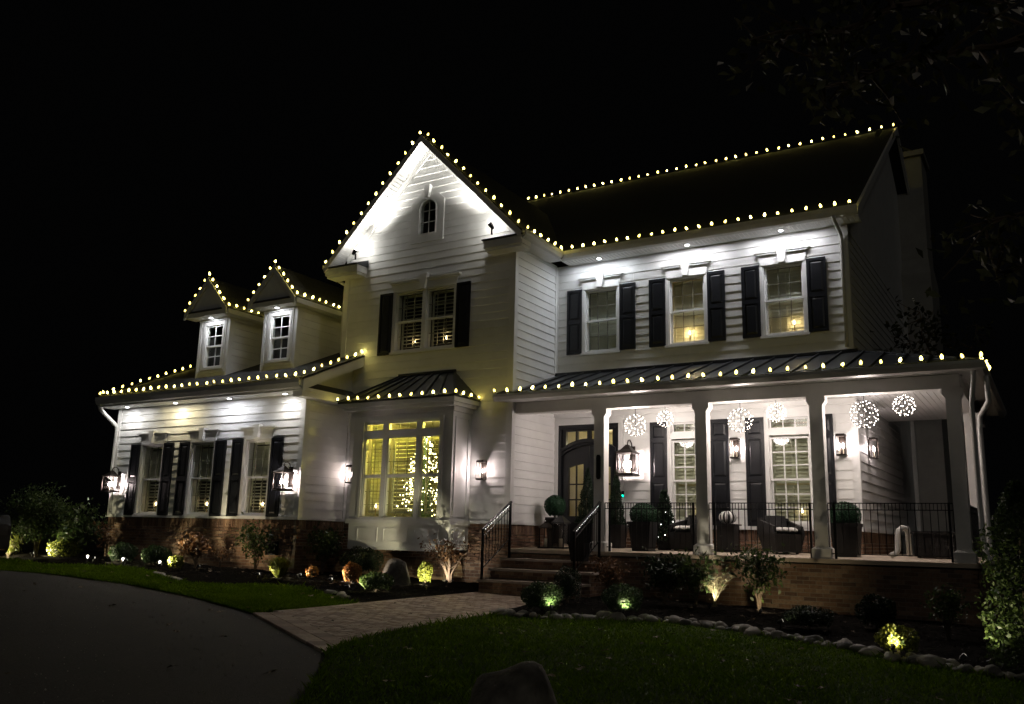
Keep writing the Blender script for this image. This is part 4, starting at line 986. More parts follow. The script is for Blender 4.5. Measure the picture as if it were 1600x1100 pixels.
# ================================================================== HANGING ORBS
def orb(loc, r, label, ztop=3.89):
    t = thing('hanging_orb', loc, label, 'light orb', 'wire globe lights hung from the porch ceiling')
    wr = MB(); L = dict(local=True)
    for k in range(9):
        a = math.pi*k/9; pts = [(r*math.cos(a)*math.sin(q), r*math.sin(a)*math.sin(q), r*math.cos(q)) for q in [2*math.pi*j/20 for j in range(21)]]
        wr.tube(pts, .0022, 3, cap=False)
    for z in (-.5, 0, .5):
        rr = r*math.sqrt(1-z*z); wr.tube([(rr*math.cos(q), rr*math.sin(q), z*r) for q in [2*math.pi*j/20 for j in range(21)]], .0022, 3, cap=False)
    wr.build('wire_frame', 'iron', t, **L)
    ld = MB(); n = 62
    for i in range(n):
        z = 1-2*(i+.5)/n; a = i*2.39996; q = math.sqrt(1-z*z); j = random.uniform(.96, 1.03)
        ld.octa((r*q*math.cos(a)*j, r*q*math.sin(a)*j, r*z*j), random.uniform(.006, .0095))
    ld.build('leds', 'led_glow', t, kind='stuff', **L)
    MB().tube([(0,0,-r*.2),(0,0,r),(0,0,ztop-loc[2])], .006, 5).build('cord', 'iron', t, **L)
    lamp('orb_lamp', t, (0,0,0), P_ORB*(1. if r > .2 else .12), (1.,.87,.80), r*.8, local=True)
for x, y, z, r, lab in ((-7.13,16.36,3.38,.215,'large wire light orb left of the second column, over the door lantern'), (-6.71,16.9,3.56,.165,'small wire light orb above the left porch window'),
    (-5.00,16.36,3.38,.225,'large wire light orb above the sconce between the shutters'), (-4.47,16.9,3.57,.17,'small wire light orb above the right porch window'),
    (-2.80,16.36,3.38,.235,'large wire light orb right of the third column'), (-2.22,16.9,3.58,.185,'small wire light orb nearest the corner column')): orb((x,y,z), r, lab)

# ================================================================== WINDOW CANDLES
def candle(x, y, z, label, k=1., col=(1.,.72,.34)):
    t = thing('window_candle', (x, y, z), label, 'candle lamp', 'electric candles standing in the windows')
    MB().lathe([(.045,.0),(.04,.012),(.012,.02),(.010,.03)], (x,y,z), 10).build('base', 'brass', t)
    MB().lathe([(.011,.03),(.011,.19)], (x,y,z), 8).build('stick', 'brass', t)
    MB().lathe([(.006,.19),(.017,.212),(.015,.235),(.003,.275)], (x,y,z), 8).build('flame_bulb', 'flame_glow', t, smooth=True)
    lamp('candle_lamp', t, (x,y-.04,z+.23), .09*k, col, .02)
candle(-6.52, Yw+.145, 5.31, 'electric candle in the middle upper window', 15.); candle(-4.30, Yw+.145, 5.31, 'electric candle in the upper window nearest the chimney', 7.)
candle(-12.52, Yg+.17, 5.31, 'electric candle in the left half of the twin gable window'); candle(-11.62, Yg+.17, 5.31, 'electric candle in the right half of the twin gable window')
for x, lab in zip(WX, ('electric candle in the leftmost window of the wing', 'electric candle in the middle window of the wing', 'electric candle in the wing window beside the lantern')): candle(x+.12, Yl+.145, 1.50, lab, 3.)
candle(-12.83, by+.17, 1.50, 'electric candle in the left light of the bay window')
candle(-4.30, Yw+.145, 1.54, 'electric candle in the right porch window'); candle(-6.40, Yw+.145, 1.54, 'electric candle in the left porch window')
# Christmas tree inside the bay
ct = thing('christmas_tree', (-12.12, 16.05, 1.40), 'lit christmas tree behind the blinds of the bay window', 'christmas tree')
lb = MB(); rng = random.Random(3)
for i in range(420):
    h = rng.random()**.9*1.9; r = .86*(1-h/2.1)*rng.uniform(.45,1.)+.02; a = rng.uniform(0, 2*math.pi)
    lb.octa((-12.12+r*math.cos(a), 16.05+r*math.sin(a)*.75, 1.45+h), rng.uniform(.012,.018))
lb.build('tree_lights', 'tree_led', ct, kind='stuff')
MB().lathe([(.24,.0),(.18,.55),(.12,1.0),(.06,1.5),(.01,1.95)], (-12.12,16.05,1.43), 12).build('branches', 'leaf_spruce', ct)

# ================================================================== PORCH FURNISHINGS
def leaf_quads(pts, size, rng, asp=.55, up=None, jit=.35):
    n = len(pts); d = rng.normal(size=(n,3))
    if up is not None: d = d*jit+up
    d /= np.linalg.norm(d, axis=1)[:,None]+1e-9
    e = rng.normal(size=(n,3)); e -= (e*d).sum(1)[:,None]*d; e /= np.linalg.norm(e, axis=1)[:,None]+1e-9
    s = size*rng.uniform(.65, 1.3, n)[:,None]
    a = pts-d*s*.5; b = pts+d*s*.5; wv = e*s*asp*.5
    nrm = np.cross(d, e)*s*.12
    return np.stack([a, pts+wv+nrm, b, pts-wv+nrm], 1).reshape(-1,3)
def quad_mesh(name, V, m):
    n = len(V)//4; me = bpy.data.meshes.new(name)
    me.vertices.add(len(V)); me.vertices.foreach_set('co', V.astype(np.float32).ravel())
    me.loops.add(n*4); me.loops.foreach_set('vertex_index', np.arange(n*4, dtype=np.int32))
    me.polygons.add(n); me.polygons.foreach_set('loop_start', np.arange(0, n*4, 4, dtype=np.int32))
    try: me.polygons.foreach_set('loop_total', np.full(n, 4, dtype=np.int32))
    except Exception: pass
    me.materials.append(MATS[m]); me.update(calc_edges=True); return me
def shell(rng, n, c, rad, thick=.22, lump=.12, bottom=-.9):
    p = rng.normal(size=(n*2,3)); p /= np.linalg.norm(p, axis=1)[:,None]; p = p[p[:,2] > bottom][:n]
    k = np.sin(p[:,0]*5.1+p[:,1]*3.7)*np.cos(p[:,2]*4.3+p[:,1]*2.9)
    r = (1-rng.random(len(p))**1.6*thick)*(1+lump*k)
    return np.array(c)+p*r[:,None]*np.array(rad), p
def topiary_ball(loc, r, n, m, parent, size=.022, sc=(1,1,1), thick=.12, lump=.03):
    P_, nn = shell(RNG, n, loc, (r*sc[0], r*sc[1], r*sc[2]), thick, lump)
    link('foliage', quad_mesh('foliage', leaf_quads(P_, size, RNG, .6, nn*.6, .8), m), parent, kind='stuff')
    MB().ball(loc, r*.86, 14, 9, sc=sc).build('foliage_core', m, parent, smooth=True)
def pot(parent, loc, rt, rb, h, sq=True, m='pot'):
    s = 4 if sq else 18
    MB().lathe([(rb,.0),(rt*.97,h*.9),(rt*1.05,h*.9),(rt*1.05,h),(rt*.9,h),(rt*.88,h*.93),(.02,h*.93)], loc, s, sq=sq).build('pot', m, parent, smooth=not sq)
t = thing('topiary_planter', (-9.28,17.0,ZD), 'round green ball topiary on a tall black urn left of the door', 'topiary')
pot(t, (-9.28,17.0,ZD), .20, .14, .62, False); MB().tube([(-9.28,17,1.4),(-9.28,17,1.6)], .02, 6).build('stem', 'bark', t); topiary_ball((-9.28,17.0,1.76), .235, 5200, 'leaf_topiary', t, .020)
def cone_tree(x, y, z0, h, r, pr, ph, label, n=4200):
    t = thing('cone_planter', (x,y,z0), label, 'potted evergreen'); pot(t, (x,y,z0), pr, pr*.72, ph)
    q = RNG.random(n)**1.5; a = RNG.uniform(0, 2*np.pi, n); hh = q*h; k = 1+.14*np.sin(hh*22+a*2)
    rr = r*(1-hh/h)**.85*k*(1-RNG.random(n)**2*.4)+.01
    P_ = np.stack([x+rr*np.cos(a), y+rr*np.sin(a), z0+ph+hh], 1); up = np.stack([np.cos(a)*.7, np.sin(a)*.7, np.full(n,.8)], 1)
    link('foliage', quad_mesh('foliage', leaf_quads(P_, .05, RNG, .28, up, .5), 'leaf_spruce'), t, kind='stuff'); MB().tube([(x,y,z0+ph*.9),(x,y,z0+ph+h*.8)], [.02,.008], 6).build('trunk', 'bark', t)
cone_tree(-8.18, 16.35, ZD, 1.10, .22, .19, .52, 'slim cone evergreen in a black pot left of the first column')
cone_tree(-7.98, 17.30, ZD, 1.15, .18, .19, .48, 'slim cone evergreen in a black pot right of the door behind the column')
t = thing('step_planter', (-7.80,15.28,.72), 'small dark empty pot standing on the steps', 'planter')
pot(t, (-7.80,15.28,.72), .17, .12, .34); 
t = thing('boxwood_planter', (-7.05,16.55,ZD), 'boxwood ball in a tapered black planter behind the left railing', 'planter'); pot(t, (-7.05,16.55,ZD), .235, .17, .56); topiary_ball((-7.05,16.55,1.60), .27, 4200, 'leaf_topiary', t, .026, (1,1,.85))
t = thing('boxwood_planter', (-3.28,16.75,ZD), 'clipped boxwood in a tall black planter right of the third column', 'planter'); pot(t, (-3.28,16.75,ZD), .235, .19, .58); topiary_ball((-3.28,16.75,1.60), .27, 4600, 'leaf_topiary', t, .024, (1,1,.95))
# little lit christmas tree on the porch
t = thing('porch_tree', (-6.83,17.1,ZD), 'small bushy christmas tree with white lights on the porch', 'christmas tree')
pot(t, (-6.83,17.1,ZD), .13, .10, .2)
n = 2600; hh = RNG.random(n)*1.0; a = RNG.uniform(0,2*np.pi,n); rr = .27*(1-hh/1.08)**.8*(1+.2*np.sin(hh*16+a*3))*RNG.random(n)**.4
P_ = np.stack([-6.83+rr*np.cos(a), 17.1+rr*np.sin(a), 1.08+hh], 1)
link('foliage', quad_mesh('foliage', leaf_quads(P_, .075, RNG, .4, np.stack([np.cos(a),np.sin(a),a*0+.25],1), .5), 'leaf_spruce'), t, kind='stuff'); MB().tube([(-6.83,17.1,1.05),(-6.83,17.1,2.0)], [.02,.008], 6).build('trunk', 'bark', t)
lb = MB()
for i in range(22):
    h = random.random()*.9; r = .27*(1-h/1.05); a = random.uniform(0,6.28); lb.octa((-6.83+r*math.cos(a), 17.1+r*math.sin(a), 1.1+h), .008)
lb.build('tree_lights', 'rail_led', t, kind='stuff')
def tub_chair(x, y, rz, label):
    t = thing('porch_chair', (x,y,ZD), label, 'chair', 'black wicker porch chairs'); t.rotation_euler = (0,0,rz); L = dict(local=True)
    MB().hexa([(-.24,-.26,.03),(.24,-.26,.03),(.24,.26,.03),(-.24,.26,.03),(-.31,-.32,.36),(.31,-.32,.36),(.31,.32,.36),(-.31,.32,.36)]).build('seat_tub', 'wicker', t, **L)
    MB().hexa([(-.31,.22,.36),(.31,.22,.36),(.31,.32,.36),(-.31,.32,.36),(-.31,.26,.66),(.31,.26,.66),(.31,.34,.66),(-.31,.34,.66)]).build('backrest', 'wicker', t, **L)
    for s in (-1,1): MB().hexa([(s*.31-.03*s-.03,-.30,.36),(s*.31-.03*s+.03,-.30,.36),(s*.31-.03*s+.03,.24,.36),(s*.31-.03*s-.03,.24,.36),(s*.30-.03*s-.03,-.28,.50),(s*.30-.03*s+.03,-.28,.50),(s*.31-.03*s+.03,.26,.62),(s*.31-.03*s-.03,.26,.62)]).build('arm', 'wicker', t, **L)
    c = MB(); 
    for i in range(4): c.ball((-.18+.12*i,-.04,.43), .14, 8, 5, sc=(.55,1.75,.42))
    c.build('seat_cushion', 'cushion', t, smooth=True, **L); MB().hexa([(-.22,.16,.47),(.22,.16,.47),(.22,.23,.47),(-.22,.23,.47),(-.2,.20,.70),(.2,.20,.70),(.2,.26,.70),(-.2,.26,.70)]).build('back_cushion', 'wicker', t, **L)
    for sx in (-.2,.2):
        for sy in (-.2,.2): MB().box(sx-.02,sx+.02,sy-.02,sy+.02,0,.04).build('foot', 'wicker', t, **L)
tub_chair(-6.30, 17.1, -.35, 'black wicker tub chair with white cushion left of the second column')
tub_chair(-4.50, 17.05, .75, 'black wicker tub chair with white cushion by the right porch window')
t = thing('side_table', (-5.53,17.1,ZD), 'small black drum table holding the striped pumpkin', 'table')
MB().box(-5.70,-5.36,16.93,17.27,.94,1.40).build('body', 'pot', t); MB().box(-5.74,-5.32,16.89,17.31,1.40,1.43).build('top', 'pot', t); MB().box(-5.73,-5.33,16.90,17.30,.90,.94).build('foot', 'pot', t)
t = thing('striped_pumpkin', (-5.53,17.1,1.43), 'black and white striped pumpkin on the drum table', 'pumpkin')
pk = MB(); S = 20; rings = 10; vs = []
for i in range(rings+1):
    th = math.pi*i/rings
    for k in range(S*2):
        a = 2*math.pi*k/(S*2); rr = .165*math.sin(th)**.8*(1-.05*abs(math.cos(a*5)) ) if 0 < i < rings else 0.005
        vs.append((-5.53+rr*math.cos(a), 17.1+rr*math.sin(a), 1.43+.125-.125*math.cos(th)))
o = len(pk.v); pk.v += vs
for i in range(rings):
    for k in range(S*2):
        b = i*S*2; pk.f.append((b+k, b+(k+1)%(S*2), b+S*2+(k+1)%(S*2), b+S*2+k)); pk.m.append((k//2) % 2)
pk.build('body', ['black_paint', 'white_paint'], t, smooth=True); MB().tube([(-5.53,17.1,1.67),(-5.525,17.1,1.71),(-5.51,17.09,1.74)], [.02,.014,.016], 6).build('stem', 'black_paint', t)
def floor_lantern(x, y, w_, h_, label, glassy):
    t = thing('floor_lantern', (x,y,ZD), label, 'lantern', 'black lanterns on the porch floor'); z = ZD; m = 'bronze' if not glassy else 'black_paint'
    MB().box(x-w_-.03,x+w_+.03,y-w_-.03,y+w_+.03,z,z+.03).build('base', m, t)
    for sx in (-1,1):
        for sy in (-1,1): MB().box(x+sx*w_-.01,x+sx*w_+.01,y+sy*w_-.01,y+sy*w_+.01,z+.03,z+h_*.72).build('corner_post', m, t)
    MB().lathe([(w_+.03,h_*.72),(w_+.03,h_*.75),(w_*.35,h_*.93),(w_*.3,h_*.97)], (x,y,z), 4, sq=True).build('roof', m, t)
    MB().tube([(x+.04*math.cos(q), y, z+h_+.0+.04*math.sin(q)) for q in [2*math.pi*j/12 for j in range(13)]], .006, 5).build('ring', m, t)
    if glassy:
        for a, b, c, d in ((x-w_,x+w_,y-w_-.003,y-w_+.003),(x-w_-.003,x-w_+.003,y-w_,y+w_),(x+w_-.003,x+w_+.003,y-w_,y+w_)): MB().box(a,b,c,d,z+.03,z+h_*.72).build('glass_pane', 'lamp_glass', t)
    MB().lathe([(.04,.03),(.04,.2)], (x,y,z), 10).build('candle', 'candle_wax', t, smooth=True)
floor_lantern(-9.18, 16.45, .10, .56, 'small open black lantern at the foot of the side wall', False)
floor_lantern(-8.86, 16.50, .125, .70, 'larger dark glass lantern with candle beside the ball topiary', True)
t = thing('storage_box', (-1.88,17.2,ZD), 'long black storage bench behind the right railing', 'bench'); MB().box(-2.22,-1.55,16.95,17.5,.93,1.30).build('body', 'wicker', t); MB().box(-2.24,-1.53,16.93,17.52,1.30,1.35).build('lid', 'wicker', t)
for x in (-2.15,-1.62): MB().box(x-.03,x+.03,17.0,17.06,.90,.93).build('foot', 'wicker', t)
t = thing('deck_spout', (-2.42,17.0,ZD), 'white bent drain spout standing on the porch deck', 'drain spout')
MB().tube([(-2.56,16.75,.94),(-2.50,16.8,.96),(-2.46,16.84,1.04),(-2.45,16.86,1.25),(-2.43,16.88,1.36),(-2.38,16.92,1.41),(-2.32,16.97,1.40),(-2.30,17.0,1.3),(-2.30,17.0,.92)], .05, 8).build('pipe', 'pipe_white', t, smooth=True)
# hose box on the wing brick
t = thing('hose_bib', (-14.9,Yl-.02,.85), 'black hose box with a white pipe elbow on the wing brickwork', 'hose box')
MB().mbox(mW_, -14.98, -14.68, .012, .12, .62, .90).build('box', 'black_paint', t); MB().tube([mW_(-14.95,.06,.90), mW_(-14.95,.07,1.0), mW_(-14.90,.09,1.05), mW_(-14.80,.10,1.05)], .022, 8).build('elbow', 'pipe_white', t, smooth=True)

# stand the furnishings on the sloping deck
for o in list(COL.objects):
    if o.parent is None and o.name.split('.')[0] in ('topiary_planter','cone_planter','boxwood_planter','porch_tree','porch_chair','side_table','striped_pumpkin','floor_lantern','storage_box','deck_spout'):
        o.location.z += DS*max(0., o.location.y-Yp)
# ================================================================== GROUND
def sheet(name, poly, dz, m, step=None, hf=None, kind='structure'):
    V = [Vector(p) for p in poly]; n = len(V); E = [(i,(i+1)%n) for i in range(n)]
    if step:
        xs = [p[0] for p in poly]; ys = [p[1] for p in poly]; x = min(xs)+step/2
        while x < max(xs):
            y = min(ys)+step/2
            while y < max(ys):
                q = (x+random.uniform(-.3,.3)*step, y+random.uniform(-.3,.3)*step)
                if inside(np.array([q]), poly)[0]: V.append(Vector(q))
                y += step
            x += step
    vo, eo, fo, *_ = delaunay_2d_cdt(V, E, [], 1, 1e-5)
    me = bpy.data.meshes.new(name); me.from_pydata([(v.x, v.y, g(v.x)+dz+(hf(v.x,v.y) if hf else 0)) for v in vo], [], fo); me.materials.append(MATS[m]); me.update()
    if step: me.polygons.foreach_set('use_smooth', [True]*len(me.polygons))
    o = link(name, me); o['kind'] = kind; return o
def inside(pts, poly):
    x, y = pts[:,0], pts[:,1]; r = np.zeros(len(pts), bool); n = len(poly); j = n-1
    for i in range(n):
        xi, yi = poly[i]; xj, yj = poly[j]
        c = ((yi > y) != (yj > y)) & (x < (xj-xi)*(y-yi)/(yj-yi+1e-12)+xi); r ^= c; j = i
    return r
def dist_poly(p, pl):
    d = 9e9
    for a, b in zip(pl, pl[1:]):
        ax, ay = a; bx, by_ = b; L = (bx-ax)**2+(by_-ay)**2; t = max(0, min(1, ((p[0]-ax)*(bx-ax)+(p[1]-ay)*(by_-ay))/(L+1e-9)))
        d = min(d, math.hypot(p[0]-ax-t*(bx-ax), p[1]-ay-t*(by_-ay)))
    return d
gm = MB()
xs = [-140,-60,-26,4,40,120]; ys = [-60,-20,140]
gv = [(x,y,g(x)-.012) for y in ys for x in xs]
gm.add(gv, [(j*6+i, j*6+i+1, j*6+i+7, j*6+i+6) for j in range(2) for i in range(5)]); o = gm.build('ground', 'soil'); o['kind'] = 'structure'
DRIVE = [(-30,9.2),(-24,9.9),(-20,10.15),(-17.95,10.13),(-16.85,10.42),(-14.01,10.18),(-11.52,9.52),(-9.22,8.62),(-7.62,7.67),(-6.26,6.78),(-5.67,6.11),(-5.09,5.37),(-4.65,4.77),(-3.7,3.1),(-2.9,1.0),(-2.4,-4),(-2.4,-14),(-30,-14)]
sheet('driveway', DRIVE, 0.0, 'asphalt')
WALK = [(-9.22,8.62),(-7.62,7.67),(-6.26,6.78),(-6.62,7.56),(-6.90,8.56),(-7.04,9.48),(-7.16,10.64),(-7.36,12.0),(-7.45,13.2),(-7.46,14.70),(-9.72,14.70),(-9.62,13.59),(-9.52,12.39),(-9.38,10.91),(-9.27,9.66)]
BEDL = [(-24,12.2),(-19.72,11.98),(-19.03,12.62),(-17.94,12.95),(-16.6,12.7),(-15.7,12.0),(-14.64,11.5),(-13.74,11.18),(-13.34,11.62),(-12.95,12.3),(-12.0,12.3),(-10.62,11.58),(-9.75,11.0),(-9.385,10.95),(-9.52,12.39),(-9.62,13.59),(-9.72,14.70),(-9.72,15.9),(-24,15.9)]
ROCK = [(-7.30,11.55),(-6.93,11.43),(-6.45,11.53),(-5.64,12.25),(-5.0,12.75),(-3.96,12.40),(-2.96,11.94),(-2.28,11.58),(-1.70,11.0),(-1.16,10.75),(-.74,10.55),(.2,10.2),(2.,9.7)]
BEDR = ROCK+[(2.5,16.5),(-1.15,16.5),(-1.15,15.94),(-7.47,15.94),(-7.47,14.7),(-7.44,13.2)]
def mound(bed, k):
    e = bed
    def f(x, y): return .0
    return f
def hL(x, y):
    d = dist_poly((x,y), BEDL[:17]); return .10*min(1, d/.9)+.02*math.sin(x*7.3)*math.cos(y*6.1)*min(1, d/.3)+random.uniform(-.008,.012)
def hR(x, y):
    d = dist_poly((x,y), ROCK); return .09*min(1, d/1.2)+.02*math.sin(x*6.3)*math.cos(y*7.1)*min(1, d/.3)+random.uniform(-.008,.012)
sheet('mulch_bed', BEDL, .004, 'mulch', .16, hL); sheet('mulch_bed', BEDR, .004, 'mulch', .16, hR)
LAWNL = [(-24,9.9),(-20,10.17),(-17.95,10.15),(-16.85,10.44),(-14.01,10.20),(-11.52,9.54),(-9.24,8.66),(-9.28,9.66),(-9.39,10.93)]+[p for p in reversed(BEDL[:13])]
LAWNR = [(-6.24,6.80),(-5.65,6.13),(-5.07,5.39),(-4.63,4.79),(-3.68,3.1),(-2.88,1.0),(-2.38,-4),(9,-4),(9,9.0),(2,9.7)]+[p for p in reversed(ROCK[:12])]+[(-7.16,10.64),(-7.02,9.48),(-6.88,8.56),(-6.60,7.56)]
sheet('lawn', LAWNL, .012, 'lawn_base'); sheet('lawn', LAWNR, .012, 'lawn_base')
def grass(poly, n, dens_near, label, h=.035):
    xs = [p[0] for p in poly]; ys = [p[1] for p in poly]
    out = []; tot = 0
    while tot < n:
        q = RNG.uniform((min(xs),min(ys)), (max(xs),max(ys)), (n,2)); q = q[inside(q, poly)]
        d = np.hypot(q[:,0], q[:,1]); vis = (d > 3.6) & (q[:,1] > 2.5)
        q = q[vis & (RNG.random(len(q)) < np.clip((dens_near/d)**1.3, 0, 1))]; out.append(q); tot += len(q)
    q = np.concatenate(out)[:n]; m = len(q)
    z = -.022*(np.clip(q[:,0],-26,4)+7)+.008
    a = RNG.uniform(0,2*np.pi,m); patch = 1+.35*np.sin(q[:,0]*2.1+1)*np.sin(q[:,1]*1.7)
    ed = np.full(m, 9.)
    for (ax,ay),(bx,by_) in zip(poly, poly[1:]+poly[:1]):
        e = np.array([bx-ax,by_-ay]); t_ = np.clip(((q-[ax,ay])@e)/(e@e+1e-9),0,1); ed = np.minimum(ed, np.linalg.norm(q-[ax,ay]-t_[:,None]*e, axis=1))
    hh = h*RNG.uniform(.5,1.35,m)*patch*np.where(ed < .07, 1.7, 1.)*np.where(RNG.random(m) < .03, 1.6, 1.); wv = .0045*RNG.uniform(.7,1.4,m)*np.clip(np.hypot(q[:,0],q[:,1])/7, 1, 2)
    lean = RNG.normal(0,.55,(m,2))*hh[:,None]
    b = np.stack([q[:,0],q[:,1],z],1); s = np.stack([np.cos(a)*wv,np.sin(a)*wv,a*0],1); t = b+np.stack([lean[:,0],lean[:,1],hh],1); mid = b+np.stack([lean[:,0]*.35,lean[:,1]*.35,hh*.55],1)
    V = np.stack([b-s, b+s, mid+s*.8, t], 1).reshape(-1,3)
    o = link('grass', quad_mesh('grass', V, 'grass')); o['kind'] = 'stuff'; o['label'] = label; return o
grass(LAWNR, 150000, 6.0, 'short dark green lawn grass in front of the porch bed')
grass(LAWNL, 60000, 12.0, 'short lawn grass between the driveway and the planting bed')

# ------------------------------------------------ paver walkway (herringbone with soldier border)
walk = sheet('walkway', WALK, .002, 'joint_sand')
def clip_convex(poly, a, b):
    out = []; n = len(poly)
    def sd(p): return (b[0]-a[0])*(p[1]-a[1])-(b[1]-a[1])*(p[0]-a[0])
    for i in range(n):
        p, q = poly[i], poly[(i+1)%n]; sp_, sq = sd(p), sd(q)
        if sp_ >= 0: out.append(p)
        if (sp_ >= 0) != (sq >= 0):
            t = sp_/(sp_-sq); out.append((p[0]+(q[0]-p[0])*t, p[1]+(q[1]-p[1])*t))
    return out
BW = .20
Lx = lambda y: np.interp(y, [8.6,9.66,10.91,12.39,13.59,14.7], [-9.22,-9.27,-9.38,-9.52,-9.62,-9.72])
Rx = lambda y: np.interp(y, [6.78,7.56,8.56,9.48,10.64,12.0,13.2,14.7], [-6.26,-6.62,-6.90,-7.04,-7.16,-7.36,-7.45,-7.46])
DE0, DE1 = (-9.22,8.62), (-6.26,6.78)
dl = math.hypot(DE1[0]-DE0[0], DE1[1]-DE0[1]); dn = (-(DE1[1]-DE0[1])/dl, (DE1[0]-DE0[0])/dl)
if dn[1] < 0: dn = (-dn[0], -dn[1])
PAV = []
def pav(poly, z=.0, nm='paver'):
    if len(poly) >= 3:
        ar = abs(sum(poly[i][0]*poly[(i+1)%len(poly)][1]-poly[(i+1)%len(poly)][0]*poly[i][1] for i in range(len(poly))))/2
        if ar > .0012: PAV.append((poly, z, nm))
def slab(mb, poly, z, mi):
    k = len(poly); cx = sum(p[0] for p in poly)/k; cy = sum(p[1] for p in poly)/k
    top = [(p[0]+(cx-p[0])*.03, p[1]+(cy-p[1])*.03, g(p[0])+.024+z) for p in poly]; lo = [(p[0], p[1], g(p[0])+.001) for p in poly]; md = [(p[0], p[1], g(p[0])+.018+z) for p in poly]
    mb.add(lo+md+top, [tuple(range(2*k,3*k))]+[(i,(i+1)%k,k+(i+1)%k,k+i) for i in range(k)]+[(k+i,k+(i+1)%k,2*k+(i+1)%k,2*k+i) for i in range(k)], mi)
PL, PW, J = .20, .10, .013
rot = math.radians(45+32)
cr, sr = math.cos(rot), math.sin(rot)
field = []
for i in range(-60, 60):
    for j in range(-40, 40):
        # herringbone: L-pairs on a lattice
        ox = i*PW+j*2*PL*.5; oy = i*PW-j*PL*1.0
        for (rx, ry, w_, h_) in ((0,0,PL,PW), (0-PW*0, PW, PW, PL)):
            x0, y0 = ox+rx, oy+ry
            c = [(x0+J/2,y0+J/2),(x0+w_-J/2,y0+J/2),(x0+w_-J/2,y0+h_-J/2),(x0+J/2,y0+h_-J/2)]
            q = [(-8.2+x*cr-y*sr, 10.8+x*sr+y*cr) for x, y in c]
            cx = sum(p[0] for p in q)/4; cy = sum(p[1] for p in q)/4
            if not (6.5 < cy < 14.9) or not (-10 < cx < -6): continue
            # inner edges (a hair inside the border)
            l0 = (float(Lx(cy-.2))+BW*.52, cy-.2); l1 = (float(Lx(cy+.2))+BW*.52, cy+.2); r0 = (float(Rx(cy-.2))-BW*.52, cy-.2); r1 = (float(Rx(cy+.2))-BW*.52, cy+.2)
            q = clip_convex(q, l1, l0) if q else q
            q = clip_convex(q, r0, r1) if q else q
            a = (DE0[0]+dn[0]*.42, DE0[1]+dn[1]*.42); b = (DE1[0]+dn[0]*.42, DE1[1]+dn[1]*.42)
            q = clip_convex(q, a, b) if q else q
            q = clip_convex(q, (-6,14.68), (-10,14.68)) if q else q
            if q: pav(q, random.uniform(-.002,.002))
def border(fn, side, y0, y1):
    y = y0
    while y < y1:
        xa, xb = float(fn(y)), float(fn(y+.19)); s = BW*.5*side
        pav([(xa,y+.003),(xa+s,y+.003),(xb+s,y+.187),(xb,y+.187)] if side > 0 else [(xa+s,y+.003),(xa,y+.003),(xb,y+.187),(xb+s,y+.187)], .004, 'border_paver'); y += .19
border(Lx, 1, 9.0, 14.66); border(Rx, -1, 7.3, 14.66)
k = int(dl/.30)
for i in range(k):
    for rr in range(2):
        t0, t1 = (i+.012)/k, (i+.988)/k; o0, o1 = .004+rr*.205, .202+rr*.205
        P0 = [(DE0[0]+(DE1[0]-DE0[0])*t+dn[0]*o, DE0[1]+(DE1[1]-DE0[1])*t+dn[1]*o) for t, o in ((t0,o0),(t1,o0),(t1,o1),(t0,o1))]
        P0 = [(min(max(p[0], float(Lx(p[1]))+.003), float(Rx(p[1]))-.003), p[1]) for p in P0]
        pav(P0, .006, 'border_paver')
PAV.sort(key=lambda p: math.hypot(p[0][0][0], p[0][0][1])*(.5 if p[2] != 'paver' else 1))
far = MB(); cnt = 0
for poly, z, nm in PAV:
    if cnt < 380: mb = MB(); slab(mb, poly, z, 0); mb.build(nm, random.choice(PV), walk); cnt += 1
    else: slab(far, poly, z, random.randrange(4))
if far.f: far.build('pavers', PV, walk, kind='stuff')

# ------------------------------------------------ stones
def rock(c, r, seed, seg=9, rings=6, rough=.16, flat=0):
    rg = np.random.default_rng(seed); mb = MB(); mb.ball((0,0,0), 1., seg, rings)
    V = np.array(mb.v); D = rg.normal(size=(4,3)); ph = rg.uniform(0,6,4)
    k = 1+rough*sum(np.sin(V@D[i]*2.2+ph[i]) for i in range(4))/2
    V = V*k[:,None]*np.array(r)+np.array(c); mb.v = [tuple(v) for v in V]; return mb
n = 0; L = [math.dist(a,b) for a,b in zip(ROCK[:12],ROCK[1:12])]
for row in range(3):
    d = .05*row
    while d < sum(L):
        j = 0; dd = d
        while j < len(L)-1 and dd > L[j]: dd -= L[j]; j += 1
        a, b = ROCK[j], ROCK[j+1]; t = min(1, dd/L[j]); x = a[0]+(b[0]-a[0])*t; y = a[1]+(b[1]-a[1])*t
        s = random.choice((.05,.06,.07,.085,.10))*random.uniform(.9,1.1); off = row*.13+random.uniform(-.05,.05)
        y += off; x += random.uniform(-.03,.03)
        o = rock((0,0,0), (s*random.uniform(1.,1.4), s, s*random.uniform(.42,.75)), 100+n, rough=.30).build('river_stone', random.choice(['stone','stone','stone_dark']), None, smooth=True)
        o.location = (x, y, g(x)+.015+s*.3); o.rotation_euler = (0,0,random.uniform(0,3))
        tag(o, 'rounded river stone in the border edging the front lawn', 'stone', 'river stones edging the lawn'); n += 1
        d += s*2.1+random.uniform(0,.03)+(.0,.06,.22)[row]
for i, (x, y) in enumerate([(-15.9,12.25),(-15.6,12.05),(-15.3,11.85),(-14.95,11.72),(-14.6,11.58),(-14.3,11.45),(-10.9,11.95),(-10.4,11.65),(-10.1,11.45)]):
    s = random.uniform(.06,.11); o = rock((0,0,0), (s*1.4,s,s*.5), 500+i, rough=.28).build('edging_stone', 'stone', None, smooth=True); o.location = (x,y,g(x)+.03); o.rotation_euler = (0,0,random.uniform(0,3))
    tag(o, 'flat pale stone edging the left planting bed', 'stone', 'flat stones edging the left bed')
